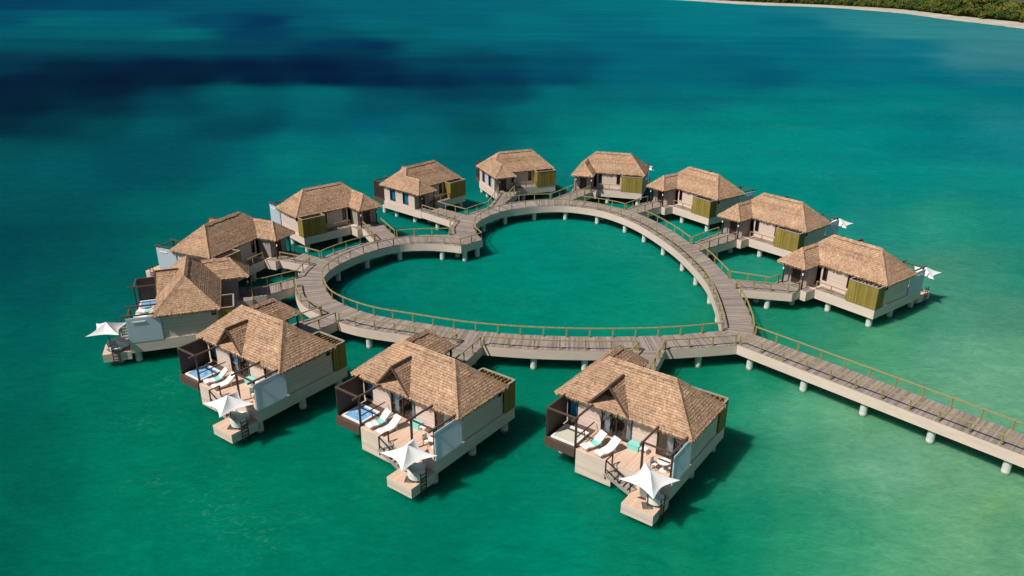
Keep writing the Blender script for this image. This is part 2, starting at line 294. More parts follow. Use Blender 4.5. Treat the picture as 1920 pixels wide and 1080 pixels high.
# ------------------------------------------------------------------ sea, beach
CX = -1.0
def unproj(u, v, z=0.0):
    a0 = u - 960; b0 = 540 - v; a = (c_ * a0 + s_ * b0) / F; b = (-s_ * a0 + c_ * b0) / F
    d = Vector((a, math.cos(PITCH) + b * math.sin(PITCH), -math.sin(PITCH) + b * math.cos(PITCH)))
    t = (z - H) / d.z
    return d.x * t, d.y * t
SEA = [  # where the water has which colour: depth, sand and seagrass, surveyed from the viewpoint and kept in metres
 (0,305,0,82,88),(120,305,0,85,92),(250,305,0,76,88),(330,305,0,78,88),(400,305,0,86,92),(450,305,0,96,108),(520,305,0,115,112),(0,453,0,70,77),(100,453,0,76,80),(200,453,0,82,84),(260,453,0,88,88),(295,453,0,98,90),
 (0,804,0,94,80),(100,804,0,99,83),(150,804,0,108,89),(200,804,0,117,94),(300,804,0,120,92),(380,804,0,114,88),(560,804,0,119,92),(0,1020,0,97,80),(100,1020,0,109,88),(200,1020,0,118,92),(400,1020,0,121,95),(600,1020,0,121,96),
 (800,1020,0,117,92),(950,1020,0,123,101),(1050,1020,0,129,104),(1200,1020,4,124,95),(1350,1020,4,127,96),(1400,1020,18,138,103),(1500,1020,40,148,108),(1600,1020,58,153,113),(1700,1020,85,162,120),(1800,1020,104,168,124),(1900,1020,92,158,120),(1355,806,18,138,104),
 (1400,806,42,149,112),(1450,806,66,157,121),(1500,806,80,160,125),(1600,806,96,165,126),(1650,806,95,160,120),(1500,625,20,133,102),(1530,625,48,138,112),(1600,625,52,138,104),(1730,625,60,141,110),(1770,625,72,147,122),(1850,625,70,141,114),(1905,625,70,138,114),
 (1640,423,28,134,126),(1700,423,28,140,120),(1750,423,46,145,127),(1800,423,30,148,124),(1850,423,30,140,120),(1880,423,22,132,120),(1910,423,28,135,127),(560,265,0,110,114),(700,265,0,107,114),(780,265,0,98,105),(900,265,0,92,98),(1020,265,0,112,112),
 (1100,265,0,127,120),(1300,265,0,132,124),(1450,265,0,132,124),(1600,265,0,130,128),(1700,265,0,121,125),(1850,265,8,119,128),(1905,265,16,124,134),(0,180,0,32,55),(200,180,0,28,50),(350,180,0,50,72),(400,180,0,80,92),(450,180,0,91,101),
 (600,180,0,99,108),(720,180,0,75,92),(850,180,0,62,85),(950,180,0,70,90),(1050,180,0,104,112),(1200,180,0,105,115),(1300,180,0,108,118),(1500,180,0,115,120),(1700,180,0,121,125),(1880,180,0,112,122),(0,120,0,50,72),(150,120,0,34,60),
 (300,120,0,28,58),(450,120,0,26,57),(600,120,0,25,58),(700,120,0,38,70),(800,120,0,62,88),(900,120,0,64,88),(1050,120,0,78,100),(1200,120,0,99,117),(1400,120,0,95,115),(1500,120,0,105,120),(1700,120,0,109,127),(1800,120,50,127,138),
 (1900,120,52,123,134),(0,40,0,72,98),(100,40,0,99,112),(250,40,0,92,110),(400,40,0,72,98),(480,40,0,52,88),(600,40,0,86,105),(700,40,0,98,112),(850,40,0,95,110),(1000,40,0,107,119),(1100,40,0,102,118),(1350,40,0,117,128),
 (1500,40,0,106,125),(1600,40,38,129,139),(1700,40,45,130,136),(0,230,0,40,55),(100,230,0,52,68),(200,230,0,70,80),(300,230,0,84,92),(430,230,0,70,82),(500,230,0,70,86),(600,230,0,89,106),(700,230,0,92,110),(800,230,0,96,108),
 (900,230,0,82,90),(1000,230,0,100,106),(1050,230,0,117,117),(1200,230,0,127,122),(1400,230,0,128,124),(1600,230,0,125,125),(1750,230,0,116,122),(1900,230,24,123,133),(1430,906,40,138,108),(1480,906,58,148,111),(1520,906,70,155,118),(1600,906,94,164,129),
 (1650,906,106,171,136),(1720,906,110,171,136),(1780,906,108,164,125),(1850,906,106,166,128),(1900,906,98,162,122),(1440,970,22,134,104),(1500,970,36,140,106),(1560,970,48,145,110),(1615,970,68,150,115),(1750,970,96,164,124),(1880,970,108,164,114),(660,530,0,104,96),
 (740,530,0,117,104),(780,530,0,122,108),(850,530,2,125,105),(950,530,0,128,111),(1050,530,0,130,114),(1150,530,0,129,111),(1250,530,16,134,110),(1400,347,0,137,127),(1500,347,0,135,126),(1700,347,0,135,128),(1850,347,10,134,129),(1600,522,46,138,112),
 (1770,522,68,140,118),(1820,522,56,139,117),(1850,522,54,140,116),(1900,522,34,132,112),(1760,660,90,157,128),(1830,660,98,164,132),(1900,660,100,164,130),(1650,660,72,152,114),(1450,730,26,132,100),(1850,730,104,166,132),(1420,860,30,132,102),(0,5,0,62,92),
 (200,5,0,70,98),(450,5,0,82,102),(700,5,0,96,112),(950,5,0,100,116),(1200,5,0,112,122),(1300,5,0,120,130),(60,64,0,86,104),(200,64,0,92,105),(340,64,0,102,112),(480,64,0,60,90),(600,64,0,78,98),(750,64,0,92,106),
 (850,64,0,100,114),(1000,64,0,104,118),(1350,64,0,112,126),(1500,64,6,112,128),(1700,64,44,132,138),(1850,64,52,132,138),(60,85,0,76,92),(200,85,0,74,92),(340,85,0,72,92),(500,85,0,66,90),(620,85,0,56,86),(700,85,0,48,80),
 (800,85,0,88,104),(1000,85,0,92,110),(1200,85,0,98,118),(1500,85,0,104,124),(1700,85,8,112,130),(1900,85,55,130,138),(40,150,0,30,55),(200,150,0,26,50),(350,150,0,26,50),(500,150,0,26,56),(620,150,0,26,58),(720,150,0,34,66),
 (820,150,0,42,74),(950,150,0,54,84),(1060,150,0,72,98),(1200,150,0,98,114),(1300,150,0,98,113),(1450,150,0,88,110),(1600,150,0,108,122),(1750,150,0,108,124),(1890,150,20,112,128),(40,205,0,32,50),(200,205,0,44,62),(330,205,0,70,84),
 (450,205,0,86,97),(600,205,0,96,106),(700,205,0,80,96),(850,205,0,80,98),(1000,205,0,102,110),(400,380,0,102,100),(300,380,0,92,92),(100,380,0,78,84),(1550,380,0,134,124),(1700,380,4,136,125),(1880,380,14,133,126),(450,340,0,104,104),
 (640,340,0,114,110),(60,560,0,84,84),(150,560,0,96,90),(60,620,0,92,87),(140,620,0,102,90),(60,710,0,98,88),(150,710,0,112,91),(300,710,0,117,91),(60,900,0,98,82),(250,900,0,118,92),(480,900,0,120,92),(640,900,0,117,90),
 (930,900,0,119,93),(1100,900,2,124,98),(1000,760,2,120,94),(620,760,0,117,92),(1380,760,22,136,104),(1000,700,0,116,92),(1340,700,6,124,94),(1000,460,0,132,116),(820,460,0,118,104),(1180,460,6,135,117),(1420,460,30,138,114),(1290,460,6,135,115),
 (850,580,2,124,105),(1000,580,0,128,109),(1200,580,4,135,110)]
WATER_GAIN = .765
ctrl = []
for u, v, r, g, bb in SEA:
    x, y = unproj(u, v); ctrl.append((math.atan2(x, y), math.log(math.hypot(x, y)) * .42, Vector(srgb(r, g, bb)) * WATER_GAIN))
def sea_col(x, y):
    az = math.atan2(x, y); lr = math.log(max(15, math.hypot(x, y))) * .42
    w1 = noise.noise(Vector((x * .02, y * .02, 0))) * .02; w2 = noise.noise(Vector((x * .02, y * .02, 9))) * .02
    w3 = noise.noise(Vector((x * .0035, y * .02, 21))) * .022 + noise.noise(Vector((x * .009, y * .06, 5))) * .008
    az += w1; lr += w2 + w3
    S = 0; C = Vector((0, 0, 0))
    for a, l, c in ctrl:
        d = (a - az) ** 2 + (l - lr) ** 2 + 4e-4
        w = 1 / d ** 2.2
        S += w; C += c * w
    return C / S
def make_sea():
    azs = [-180 + i * 6 for i in range(22)]; a = -48.0
    while a <= 48: azs.append(a); a += .8
    azs += [54 + i * 6 for i in range(21)]
    rs = [12 * (1.024 ** i) for i in range(275)]
    vs = [(0, 0, 0)]; cols = [tuple(sea_col(0, 14)) + (1,)]
    for r in rs:
        for a in azs:
            x = r * math.sin(R(a)); y = r * math.cos(R(a)); vs.append((x, y, 0))
            cols.append(tuple(sea_col(x, y)) + (1,) if abs(a) < 60 else (0, .13, .11, 1))
    n = len(azs); fs = []
    for k in range(n): fs.append((0, 1 + (k + 1) % n, 1 + k))
    for j in range(len(rs) - 1):
        for k in range(n):
            a0 = 1 + j * n + k; a1 = 1 + j * n + (k + 1) % n
            fs.append((a0, a1, a1 + n, a0 + n))
    me = bpy.data.meshes.new('water'); me.from_pydata(vs, [], fs)
    at = me.color_attributes.new('seabed', 'FLOAT_COLOR', 'POINT')
    at.data.foreach_set('color', [c for q in cols for c in q])
    me.materials.append(MATS['sea']); me.polygons.foreach_set('use_smooth', [True] * len(me.polygons)); me.update()
    if me.polygons[0].normal.z < 0: me.flip_normals()
    o = bpy.data.objects.new('water', me); col.objects.link(o); tag(o, 'turquoise sea with dark blue seagrass patches and pale sandy shallows', kind='structure')
make_sea()

SHORE = [(1100,-3.5),(1250,-1),(1400,8.5),(1540,13.5),(1640,20.5),(1700,26),(1760,34.5),(1850,45),(1919,54),(2000,68),(2080,84),(2200,112)]
SHORE = [unproj(u, v) for u, v in SHORE]
INLAND = [unproj(u, v) for u, v in [(1100,-4.4),(1250,-3.0),(1400,4.6),(1540,11),(1640,15),(1700,19),(1760,26),(1850,36),(1919,42),(2000,54),(2080,68),(2200,92)]]
def strip_land(name, mat, A, B, za, zb, label):
    b = MB()
    n = len(A)
    for i in range(n - 1):
        b.quad([(*A[i], za), (*A[i + 1], za), (*B[i + 1], zb), (*B[i], zb)])
    o = b.build(name, mat, mirror=1); tag(o, label, kind='structure'); return o
def fixr(p, z=1.05 + ZB):
    # survey points were taken without the camera's small roll: bring them to where they stand
    d = Vector((p[0], p[1], z - H)); cz = d.y * math.cos(PITCH) - d.z * math.sin(PITCH); cy = d.y * math.sin(PITCH) + d.z * math.cos(PITCH)
    x, y = unproj(960 + F * d.x / cz, 540 - F * cy / cz, z); return (x, y)
def cat(P, n):
    """Catmull-Rom through P (2D), n per span"""
    out = []
    for i in range(len(P) - 1):
        p0 = Vector(P[max(0, i - 1)]); p1 = Vector(P[i]); p2 = Vector(P[i + 1]); p3 = Vector(P[min(len(P) - 1, i + 2)])
        for k in range(n):
            t = k / n
            out.append(.5 * ((2 * p1) + (p2 - p0) * t + (2 * p0 - 5 * p1 + 4 * p2 - p3) * t * t + (3 * p1 - p0 - 3 * p2 + p3) * t ** 3))
    out.append(Vector(P[-1])); return out
SH = cat(SHORE, 10); IN = cat(INLAND, 10)
IN = [p.lerp(q, .45) for p, q in zip(IN, SH)]
SH = [p + (IN[i] - p) * (noise.noise(Vector((i * .6, 0, 3))) * .2) for i, p in enumerate(SH)]
mid = [a.lerp(b_, .45) for a, b_ in zip(SH, IN)]
b = MB()
for i in range(len(SH) - 1):
    lo = [p + (p - q).normalized() * 3 for p, q in ((SH[i], IN[i]), (SH[i + 1], IN[i + 1]))]
    for A, B, za, zb in (((lo[0], lo[1]), (SH[i], SH[i + 1]), -.3, .05), ((SH[i], SH[i + 1]), (mid[i], mid[i + 1]), .05, .9), ((mid[i], mid[i + 1]), (IN[i], IN[i + 1]), .9, 1.6)):
        b.quad([(*A[0], za), (*A[1], za), (*B[1], zb), (*B[0], zb)])
tag(b.build('beach', 'sand', mirror=1), 'narrow pale sand beach along the wooded shore', kind='structure')
b = MB()
for i in range(len(IN) - 1):
    fa = [IN[i] + Vector((.45, .9)) * 2600, IN[i + 1] + Vector((.45, .9)) * 2600]
    b.quad([(*IN[i], 1.6), (*IN[i + 1], 1.6), (*fa[1], 16), (*fa[0], 16)])
tag(b.build('ground', 'ground', mirror=1), 'low land under the shore woodland', kind='structure')

# ------------------------------------------------------------------ trees
def crown_mesh(mb, cx, cy, z0, r, h, n, rg):
    lumps = [(cx + rg.uniform(-.5, .5) * r, cy + rg.uniform(-.5, .5) * r, z0 + h * rg.uniform(.35, .75), r * rg.uniform(.4, .7)) for _ in range(6)]
    for _ in range(n):
        lx, ly, lz, lr = rg.choice(lumps)
        d = Vector((rg.gauss(0, 1), rg.gauss(0, 1), rg.gauss(.25, .9))).normalized()
        p = Vector((lx, ly, lz)) + Vector((d.x, d.y, d.z * .75)) * lr * rg.uniform(.75, 1.05)
        s = r * rg.uniform(.10, .2)
        nrm = (d + Vector((rg.uniform(-.6, .6), rg.uniform(-.6, .6), rg.uniform(-.3, .6)))).normalized()
        a = nrm.orthogonal().normalized() * s; c = nrm.cross(a)
        k = rg.uniform(.5, 1)
        mb.quad([p - a - c * k, p + a * .8 - c * .6 * k, p + a + c * k, p - a * .7 + c * k])
protos = []
rg = random.Random(3)
KINDS = [('leaf_green', 'green'), ('leaf_olive', 'olive'), ('leaf_dark', 'dark green')]
for mat, word in KINDS:
    t = empty('shore_tree', (0, 0, 0)); mb = MB(); crown_mesh(mb, 0, 0, 0, 4.2, 7.5, 520, rg); mb.build('crown', mat, t, 1)
    mb = MB(); mb.tube((0, 0, -1.5), (.1, .1, 2.6), .3, 7, .2); mb.tube((.1, .1, 2.4), (1.2, .3, 4.6), .18, 6, .08); mb.tube((.1, .1, 2.4), (-1.0, -.4, 4.4), .18, 6, .08)
    mb.build('trunk', 'bark', t, 1); t['category'] = 'tree'; t['group'] = 'trees along the wooded shore'; protos.append((t, word))
used = [False] * 3; cnt = 0
mass = MB(); massl = {}
for i in range(len(IN) - 1):
    a, c2 = IN[i], IN[i + 1]; L = (c2 - a).length; dirn = Vector((.30, .95))
    px_w = L
    step = 6.5
    x_ = 0
    while x_ < L:
        p0 = a.lerp(c2, x_ / L)
        dist = p0.length
        rows = 3 if dist < 760 else 2
        for rr in range(rows):
            p = p0 + dirn * (2.5 + rr * 9 + rg.uniform(-2, 3)) + Vector((rg.uniform(-2, 2), 0))
            if p.x / p.y > .80 or cnt >= 298 or p.x / p.y < .08: continue
            k = rg.choices((0, 1, 2), (.45, .35, .2))[0]; t, word = protos[k]
            o = t if not used[k] else copy_tree(t); used[k] = True; cnt += 1
            sc = rg.uniform(.6, 1.15) * (.8 if rr == 0 else 1.1)
            o.location = (p.x, p.y, 1.6 + rr * .1); o.scale = (sc, sc, sc * rg.uniform(.8, 1.2)); o.rotation_euler = (0, 0, rg.uniform(0, 6.28))
            o['label'] = '%s bushy tree in the %s, %s stretch of the far shore' % (word, ('front row', 'second row', 'third row')[rr], 'right' if p.x / p.y > .58 else ('middle' if p.x / p.y > .4 else 'left'))
        x_ += step * rg.uniform(.7, 1.3) * (1.25 if dist < 760 else 1.7)
print('TREES', cnt)
for k, (mat, word) in enumerate(KINDS):
    mb = MB()
    for _ in range(900):
        i = rg.choice([rg.randrange(len(IN) - 1), rg.randrange(0, 30)]); p = IN[i].lerp(IN[i + 1], rg.random()) + Vector((.30, .95)) * (18 + 900 * rg.random() ** 1.6)
        if p.x / p.y > .85: continue
        if p.length > 1500: continue
        crown_mesh(mb, p.x, p.y, 2 + (p - IN[i]).length * 14.4 / 2740, rg.uniform(4, 7), rg.uniform(7, 11), 60, rg)
    massl[k] = mb
allm = MB()
o0 = bpy.data.meshes.new('woodland'); vs = []; fs = []; mi = []
for k in range(3):
    off = len(vs); vs += massl[k].v; fs += [tuple(j + off for j in f) for f in massl[k].f]; mi += [k] * len(massl[k].f)
o0.from_pydata(vs, [], fs)
for k, (mat, _) in enumerate(KINDS): o0.materials.append(MATS[mat])
o0.polygons.foreach_set('material_index', mi); o0.update()
wd = bpy.data.objects.new('woodland', o0); col.objects.link(wd); tag(wd, 'dense far woodland behind the shore trees', 'woodland', kind='stuff')

# ------------------------------------------------------------------ boardwalk
DZ = 1.05 + ZB; FZ = .10 + ZB
ST = [((-6.3,89.6),(-8.0,94.1)),((-8.6,90.35),(-9.9,94.0)),((-11.2,90.6),(-11.8,93.9)),((-13.9,90.1),(-15.1,93.0)),((-17.4,87.4),(-19.4,89.9)),((-20.0,83.4),(-22.7,85.4)),((-20.9,79.8),(-23.9,80.5)),
 ((-20.3,77.1),(-23.5,76.6)),((-18.4,73.1),(-21.2,71.4)),((-14.2,69.6),(-15.9,67.0)),((-9.3,67.6),(-10.2,64.8)),((-4.0,65.8),(-4.6,62.95)),((1.4,64.8),(1.0,61.9)),((6.8,64.4),(6.6,61.5)),((12.3,64.5),(12.5,61.6)),((16.0,64.9),(16.5,62.05)),((19.9,65.7),(20.6,62.7))]
ST2 = [((19.9,65.7),(22.8,64.8)),((20.4,68.6),(23.5,68.2)),((20.95,73),(24.0,73.2)),((21.2,77.7),(24.1,78.6)),((20.8,83.0),(23.5,84.7)),((19.9,88.5),(22.5,89.7)),((18.4,94),(21.1,95.3)),((16.7,98.6),(19.2,100.4)),((14.6,102.3),(16.7,104.6)),
 ((12.0,105.1),(13.4,107.5)),((8.3,106.9),(8.9,109.8)),((4.9,107.0),(4.9,110.3)),((1.7,106),(.6,109.3)),((-1.8,103.9),(-3.8,105.9)),((-4.2,100.4),(-6.9,101.9)),((-4.95,97.2),(-8.1,98.2)),((-4.6,94.6),(-8.3,95.8)),((-3.7,92.1),(-8.0,94.1))]
ST = [(fixr(a), fixr(b_)) for a, b_ in ST]; ST2 = [(fixr(a), fixr(b_)) for a, b_ in ST2]
def curves(S, n=6):
    return cat([s[0] for s in S], n), cat([s[1] for s in S], n)
in1, out1 = curves(ST); in2, out2 = curves(ST2)
def arclen(P):
    a = [0]
    for p, q in zip(P, P[1:]): a.append(a[-1] + (q - p).length)
    return a
def strip_deck(mb, A, B, u0=0, z=DZ):
    M = [(a + b_) / 2 for a, b_ in zip(A, B)]; al = arclen(M)
    for i in range(len(A) - 1):
        w0 = (A[i] - B[i]).length; w1 = (A[i + 1] - B[i + 1]).length
        mb.quad([(*A[i], z), (*B[i], z), (*B[i + 1], z), (*A[i + 1], z)], [(u0 + al[i], 0), (u0 + al[i], w0), (u0 + al[i + 1], w1), (u0 + al[i + 1], 0)])
        mb.quad([(*A[i + 1], FZ + .3), (*B[i + 1], FZ + .3), (*B[i], FZ + .3), (*A[i], FZ + .3)])
def fascia(mb, P, z0=FZ, z1=DZ - .02, t=.12, side=1, close=False):
    """board wall under a deck edge, thickness towards 'side' normal; uv: u up (boards lie along)"""
    al = arclen(P); n = len(P); nr = []
    for i in range(n):
        d = (P[min(n - 1, i + 1)] - P[max(0, i - 1)]).normalized(); nr.append(Vector((-d.y, d.x)) * side * t)
    for i in range(n - 1):
        a, c2 = P[i], P[i + 1]; ai, ci = a + nr[i], c2 + nr[i + 1]
        for (p, q, zz0, zz1, rev) in ((a, c2, z0, z1, 0), (ai, ci, z0, z1, 1)):
            pts = [(*p, zz0), (*q, zz0), (*q, zz1), (*p, zz1)]; uv = [(zz0, al[i]), (zz0, al[i + 1]), (zz1, al[i + 1]), (zz1, al[i])]
            if rev: pts = pts[::-1]; uv = uv[::-1]
            mb.quad(pts, uv)
        mb.quad([(*a, z1), (*c2, z1), (*ci, z1), (*ai, z1)], [(0.05, al[i]), (.05, al[i + 1]), (.1, al[i + 1]), (.1, al[i])])
        mb.quad([(*ai, z0), (*ci, z0), (*c2, z0), (*a, z0)], [(0.05, al[i]), (.05, al[i + 1]), (.1, al[i + 1]), (.1, al[i])])
    for k in (0, n - 1):
        mb.quad([(*P[k], z0), (*(P[k] + nr[k]), z0), (*(P[k] + nr[k]), z1), (*P[k], z1)])
def sub(P, s0, s1):
    """part of the polyline between arc lengths"""
    al = arclen(P); out = []
    def at(s):
        for i in range(len(P) - 1):
            if al[i + 1] >= s: return P[i].lerp(P[i + 1], max(0, (s - al[i]) / max(1e-6, al[i + 1] - al[i])))
        return P[-1].copy()
    out = [at(s0)] + [P[i] for i in range(len(P)) if s0 + .05 < al[i] < s1 - .05] + [at(s1)]
    return out
def proj_s(P, p):
    al = arclen(P); best = None; p = Vector(p)
    for i in range(len(P) - 1):
        d = P[i + 1] - P[i]; t = max(0, min(1, (p - P[i]).dot(d) / max(1e-9, d.dot(d)))); q = P[i] + d * t; e = (q - p).length
        if best is None or e < best[0]: best = (e, al[i] + t * d.length, q)
    return best
RAIL_H = .92
def railing(P, parent, zf=DZ, sp=2.15, label=None, inset=0, h=RAIL_H):
    """P: list of 2D or 3D points. One part (top rail) with posts as its children."""
    P3 = [Vector((p[0], p[1], p[2] if len(p) > 2 else zf)) for p in P]
    L = arclen(P3)
    if L[-1] < .6: return
    mb = MB()
    keep = [P3[0]]
    for p in P3[1:]:
        if (p - keep[-1]).length > .75 or p is P3[-1]: keep.append(p)
    if len(keep) > 2 and (keep[-1] - keep[-2]).length < .3: keep.pop(-2)
    for a, c2 in zip(keep, keep[1:]):
        d = (c2 - a).normalized() * .03
        mb.beam(a + Vector((0, 0, h)) - d, c2 + Vector((0, 0, h)) + d, .125, .08)
    r = mb.build('handrail', 'rail', parent, 1)
    n = max(1, round(L[-1] / sp))
    for k in range(n + 1):
        s = L[-1] * k / n
        for i in range(len(P3) - 1):
            if L[i + 1] >= s - 1e-6: q = P3[i].lerp(P3[i + 1], (s - L[i]) / max(1e-6, L[i + 1] - L[i])); dd = (P3[i + 1] - P3[i]).normalized(); break
        q = q + dd * (.03 if k == 0 else (-.03 if k == n else 0))
        pb = MB(); pb.beam(q + Vector((0, 0, .0)), q + Vector((0, 0, h - .04)), .105); pb.beam(q + Vector((0, 0, .0)), q + Vector((0, 0, .05)), .2)
        pb.build('post', 'rail', r, 1)
    return r
def pile(p, parent, top, r=.3):
    mb = MB(); mb.tube((p[0], p[1], -2.5), (p[0], p[1], top), r, 14)
    o = mb.build('pile', 'concrete', parent, smooth=False)
    return o

hb = empty('heart_boardwalk', (0, 0, 0)); tag(hb, 'heart shaped grey plank boardwalk on white piles linking all the bungalows', 'boardwalk')
mb = MB(); strip_deck(mb, in1, out1); strip_deck(mb, in2, out2, 300)
tipL, tipR, notch = in1[0], in2[-1], out1[0]
mb.quad([(*notch, DZ), (*tipL, DZ), (*tipR, DZ)], [(0, 0), (-2, 3), (-4, 3)]); 
near0, far0, inc = out1[-1], out2[0], in1[-1]
mb.quad([(*inc, DZ), (*near0, DZ), (*far0, DZ)], [(0, 0), (3, 0), (3, 3)])
mb.build('deck_planks', 'deck', hb, 1)
for P, side in ((in1, -1), (in2, -1), (out1, 1), (out2, 1), ([tipR, tipL], -1)):
    mb = MB(); fascia(mb, P, side=side); mb.build('side_boards', 'fascia', hb, 1)
def inset(P, Q, d):
    return [a + (b_ - a).normalized() * d for a, b_ in zip(P, Q)]
ri1 = inset(in1, out1, .16); ri2 = inset(in2, out2, .16); ro1 = inset(out1, in1, .16); ro2 = inset(out2, in2, .16)
railing(ri1, hb); railing(ri2[1:], hb)
railing([ri2[-1], Vector(fixr((-4.05, 91.9))), Vector(fixr((-6.15, 89.85))), ri1[0]], hb, sp=1.5)
# piles under the heart
for (I, O) in ((in1, out1), (in2, out2)):
    M = [(a + b_) / 2 for a, b_ in zip(I, O)]; al = arclen(M); s = 2.4
    while s < al[-1] - 1:
        i = max(j for j in range(len(al)) if al[j] <= s); d = (O[i] - I[i]).normalized()
        pile(I[i] + d * .5, hb, FZ + .35); pile(O[i] - d * .5, hb, FZ + .35)
        s += 5.2
for p in (fixr(q) for q in ((-5.9, 90.3), (-4.4, 91.8), (-6.9, 91.6))): pile(p, hb, FZ + .35)

# ------------------------------------------------------------------ jetty running off to the right
dirj = Vector((15.0, -16.35)).normalized(); LJ = 52
jn = [near0 + dirj * s for s in (0, 10, 20, 30, 40, LJ)]; jf = [far0 + dirj * s for s in (0, 10, 20, 30, 40, LJ)]
jt = empty('jetty', (0, 0, 0)); tag(jt, 'straight plank jetty running from the heart to the lower right edge', 'jetty')
mb = MB(); strip_deck(mb, jn, jf, 500); mb.build('deck_planks', 'deck', jt, 1)
for P, side in ((jn, 1), (jf, -1)):
    mb = MB(); fascia(mb, P, side=side); mb.build('side_boards', 'fascia', jt, 1)
nj = Vector((-dirj.y, dirj.x))
if (far0 - near0).dot(nj) < 0: nj = -nj
railing([near0 + nj * .16 + dirj * .1, near0 + nj * .16 + dirj * LJ], jt, sp=2.17); railing([far0 - nj * .16 + dirj * .1, far0 - nj * .16 + dirj * LJ], jt, sp=2.17)
s = 1.2
while s < LJ:
    pile(near0 + dirj * s + nj * .5, jt, FZ + .35); pile(far0 + dirj * s - nj * .5, jt, FZ + .35); s += 5.3

# ------------------------------------------------------------------ bungalows
DD = 5.771; W = 11.0; EV = 3.473 + ZB; RI = 2.525; WW = 3.413; WP = 2.73
R1X, R2X = 2.807, W - 2.727
FL = 1.05 + ZB
BUNG = {1:(36.82,77.63,2.212,-1),2:(34.35,94.6,2.264,-1),3:(27.43,108.45,2.188,-1),4:(15.79,119.72,2.871,-1),5:(.37,120.7,3.529,-1),6:(-13.68,111.71,3.99,-1),
 7:(-25.2,98.96,-2.414,1),8:(-33.4,84.57,-1.981,1),9:(-31.65,69.33,-1.237,1),10:(-20.91,58.36,-.622,1),11:(-6.41,51.96,-.638,1),12:(9.44,49.32,-.629,1)}
def L(x, y, z=0): return Vector((x - W / 2, y - DD / 2, z))
def BX(mb, x0, x1, y0, y1, z0, z1, uvf=None): mb.box(x0 - W / 2, x1 - W / 2, y0 - DD / 2, y1 - DD / 2, z0 + ZB, z1 + ZB, uvf)
def BM(mb, a, b, w, h=None): mb.beam(L(a[0], a[1], a[2] + ZB), L(b[0], b[1], b[2] + ZB), w, h)

def thatch(mb, e0, e1, poly, apex_dir, rg, course=.22, cell=.085, fringe=.2):
    """e0->e1 horizontal eave line (3D), apex_dir: unit vector up the slope. poly: (s,t) vertices, s along eave from e0 (m), t up slope (m)"""
    e0 = Vector(e0); sd = (Vector(e1) - e0).normalized(); ad = apex_dir.normalized(); nm = sd.cross(ad).normalized()
    if nm.z < 0: nm = -nm
    T = max(p[1] for p in poly)
    def ext(t):
        xs = []
        n = len(poly)
        for i in range(n):
            (s0, t0), (s1, t1) = poly[i], poly[(i + 1) % n]
            if (t0 <= t < t1) or (t1 <= t < t0): xs.append(s0 + (s1 - s0) * (t - t0) / (t1 - t0))
        return (min(xs), max(xs)) if len(xs) >= 2 else None
    P = lambda s, t, h: e0 + sd * s + ad * t + nm * h
    k = 0; t = 0.0
    # base sheet
    mb.quad([P(s, tt, -.02) for s, tt in poly], st=.2)
    mb.quad([P(s, tt, -.16) for s, tt in poly][::-1], st=.1)
    while t < T - .02:
        t1 = min(T - 1e-4, t + course); a = ext(t + 1e-5); c2 = ext(t1)
        if not a or not c2: break
        n = max(1, int((a[1] - a[0]) / cell)); base = rg.uniform(.3, .7)
        for i in range(n):
            f0, f1 = i / n, (i + 1) / n
            sa0, sa1 = a[0] + (a[1] - a[0]) * f0, a[0] + (a[1] - a[0]) * f1
            sc0, sc1 = c2[0] + (c2[1] - c2[0]) * f0, c2[0] + (c2[1] - c2[0]) * f1
            dn = rg.uniform(-.02, .06) if t > 0 else rg.uniform(.0, .10); h = rg.uniform(.02, .045)
            jl = rg.uniform(-.03, .03)
            st = min(1, max(0, base + rg.gauss(0, .2)))
            mb.quad([P(sa0 - .02, t - dn, h), P(sa1 + .02, t - dn + rg.uniform(-.04, .04), h + jl * .5), P(sc1, t1 + .03, .005), P(sc0, t1 + .03, .005)], st=st)
            if t == 0:   # hanging fringe at the eave
                for q in range(2):
                    g0 = sa0 + (sa1 - sa0) * q / 2; g1 = sa0 + (sa1 - sa0) * (q + 1) / 2
                    a0 = P(g0, -dn, h); a1 = P(g1, -dn, h); dz = Vector((0, 0, -1)) * rg.uniform(fringe * .6, fringe * 1.35)
                    mb.quad([a0, a0 + dz + ad * rg.uniform(-.02, .1), a1 + dz + ad * rg.uniform(-.02, .1), a1], st=st * .8)
        t = t1
def ridge_cap(mb, a, b, rg, w=.26):
    a = Vector(a); b = Vector(b); d = b - a; n = max(1, int(d.length / .22)); dn = d.normalized()
    side = dn.cross(Vector((0, 0, 1))).normalized(); upv = side.cross(dn)
    for i in range(n):
        p = a + d * i / n; q = a + d * (i + 1.25) / n; h = rg.uniform(.07, .12); ww = w * rg.uniform(.8, 1.15); st = rg.uniform(.25, .75)
        lo = -ww * .62
        mb.quad([p + upv * h, q + upv * (h * .8), q + side * ww + upv * lo, p + side * ww * 1.1 + upv * lo], st=st)
        mb.quad([q + upv * (h * .8), p + upv * h, p - side * ww * 1.1 + upv * lo, q - side * ww + upv * lo], st=st)

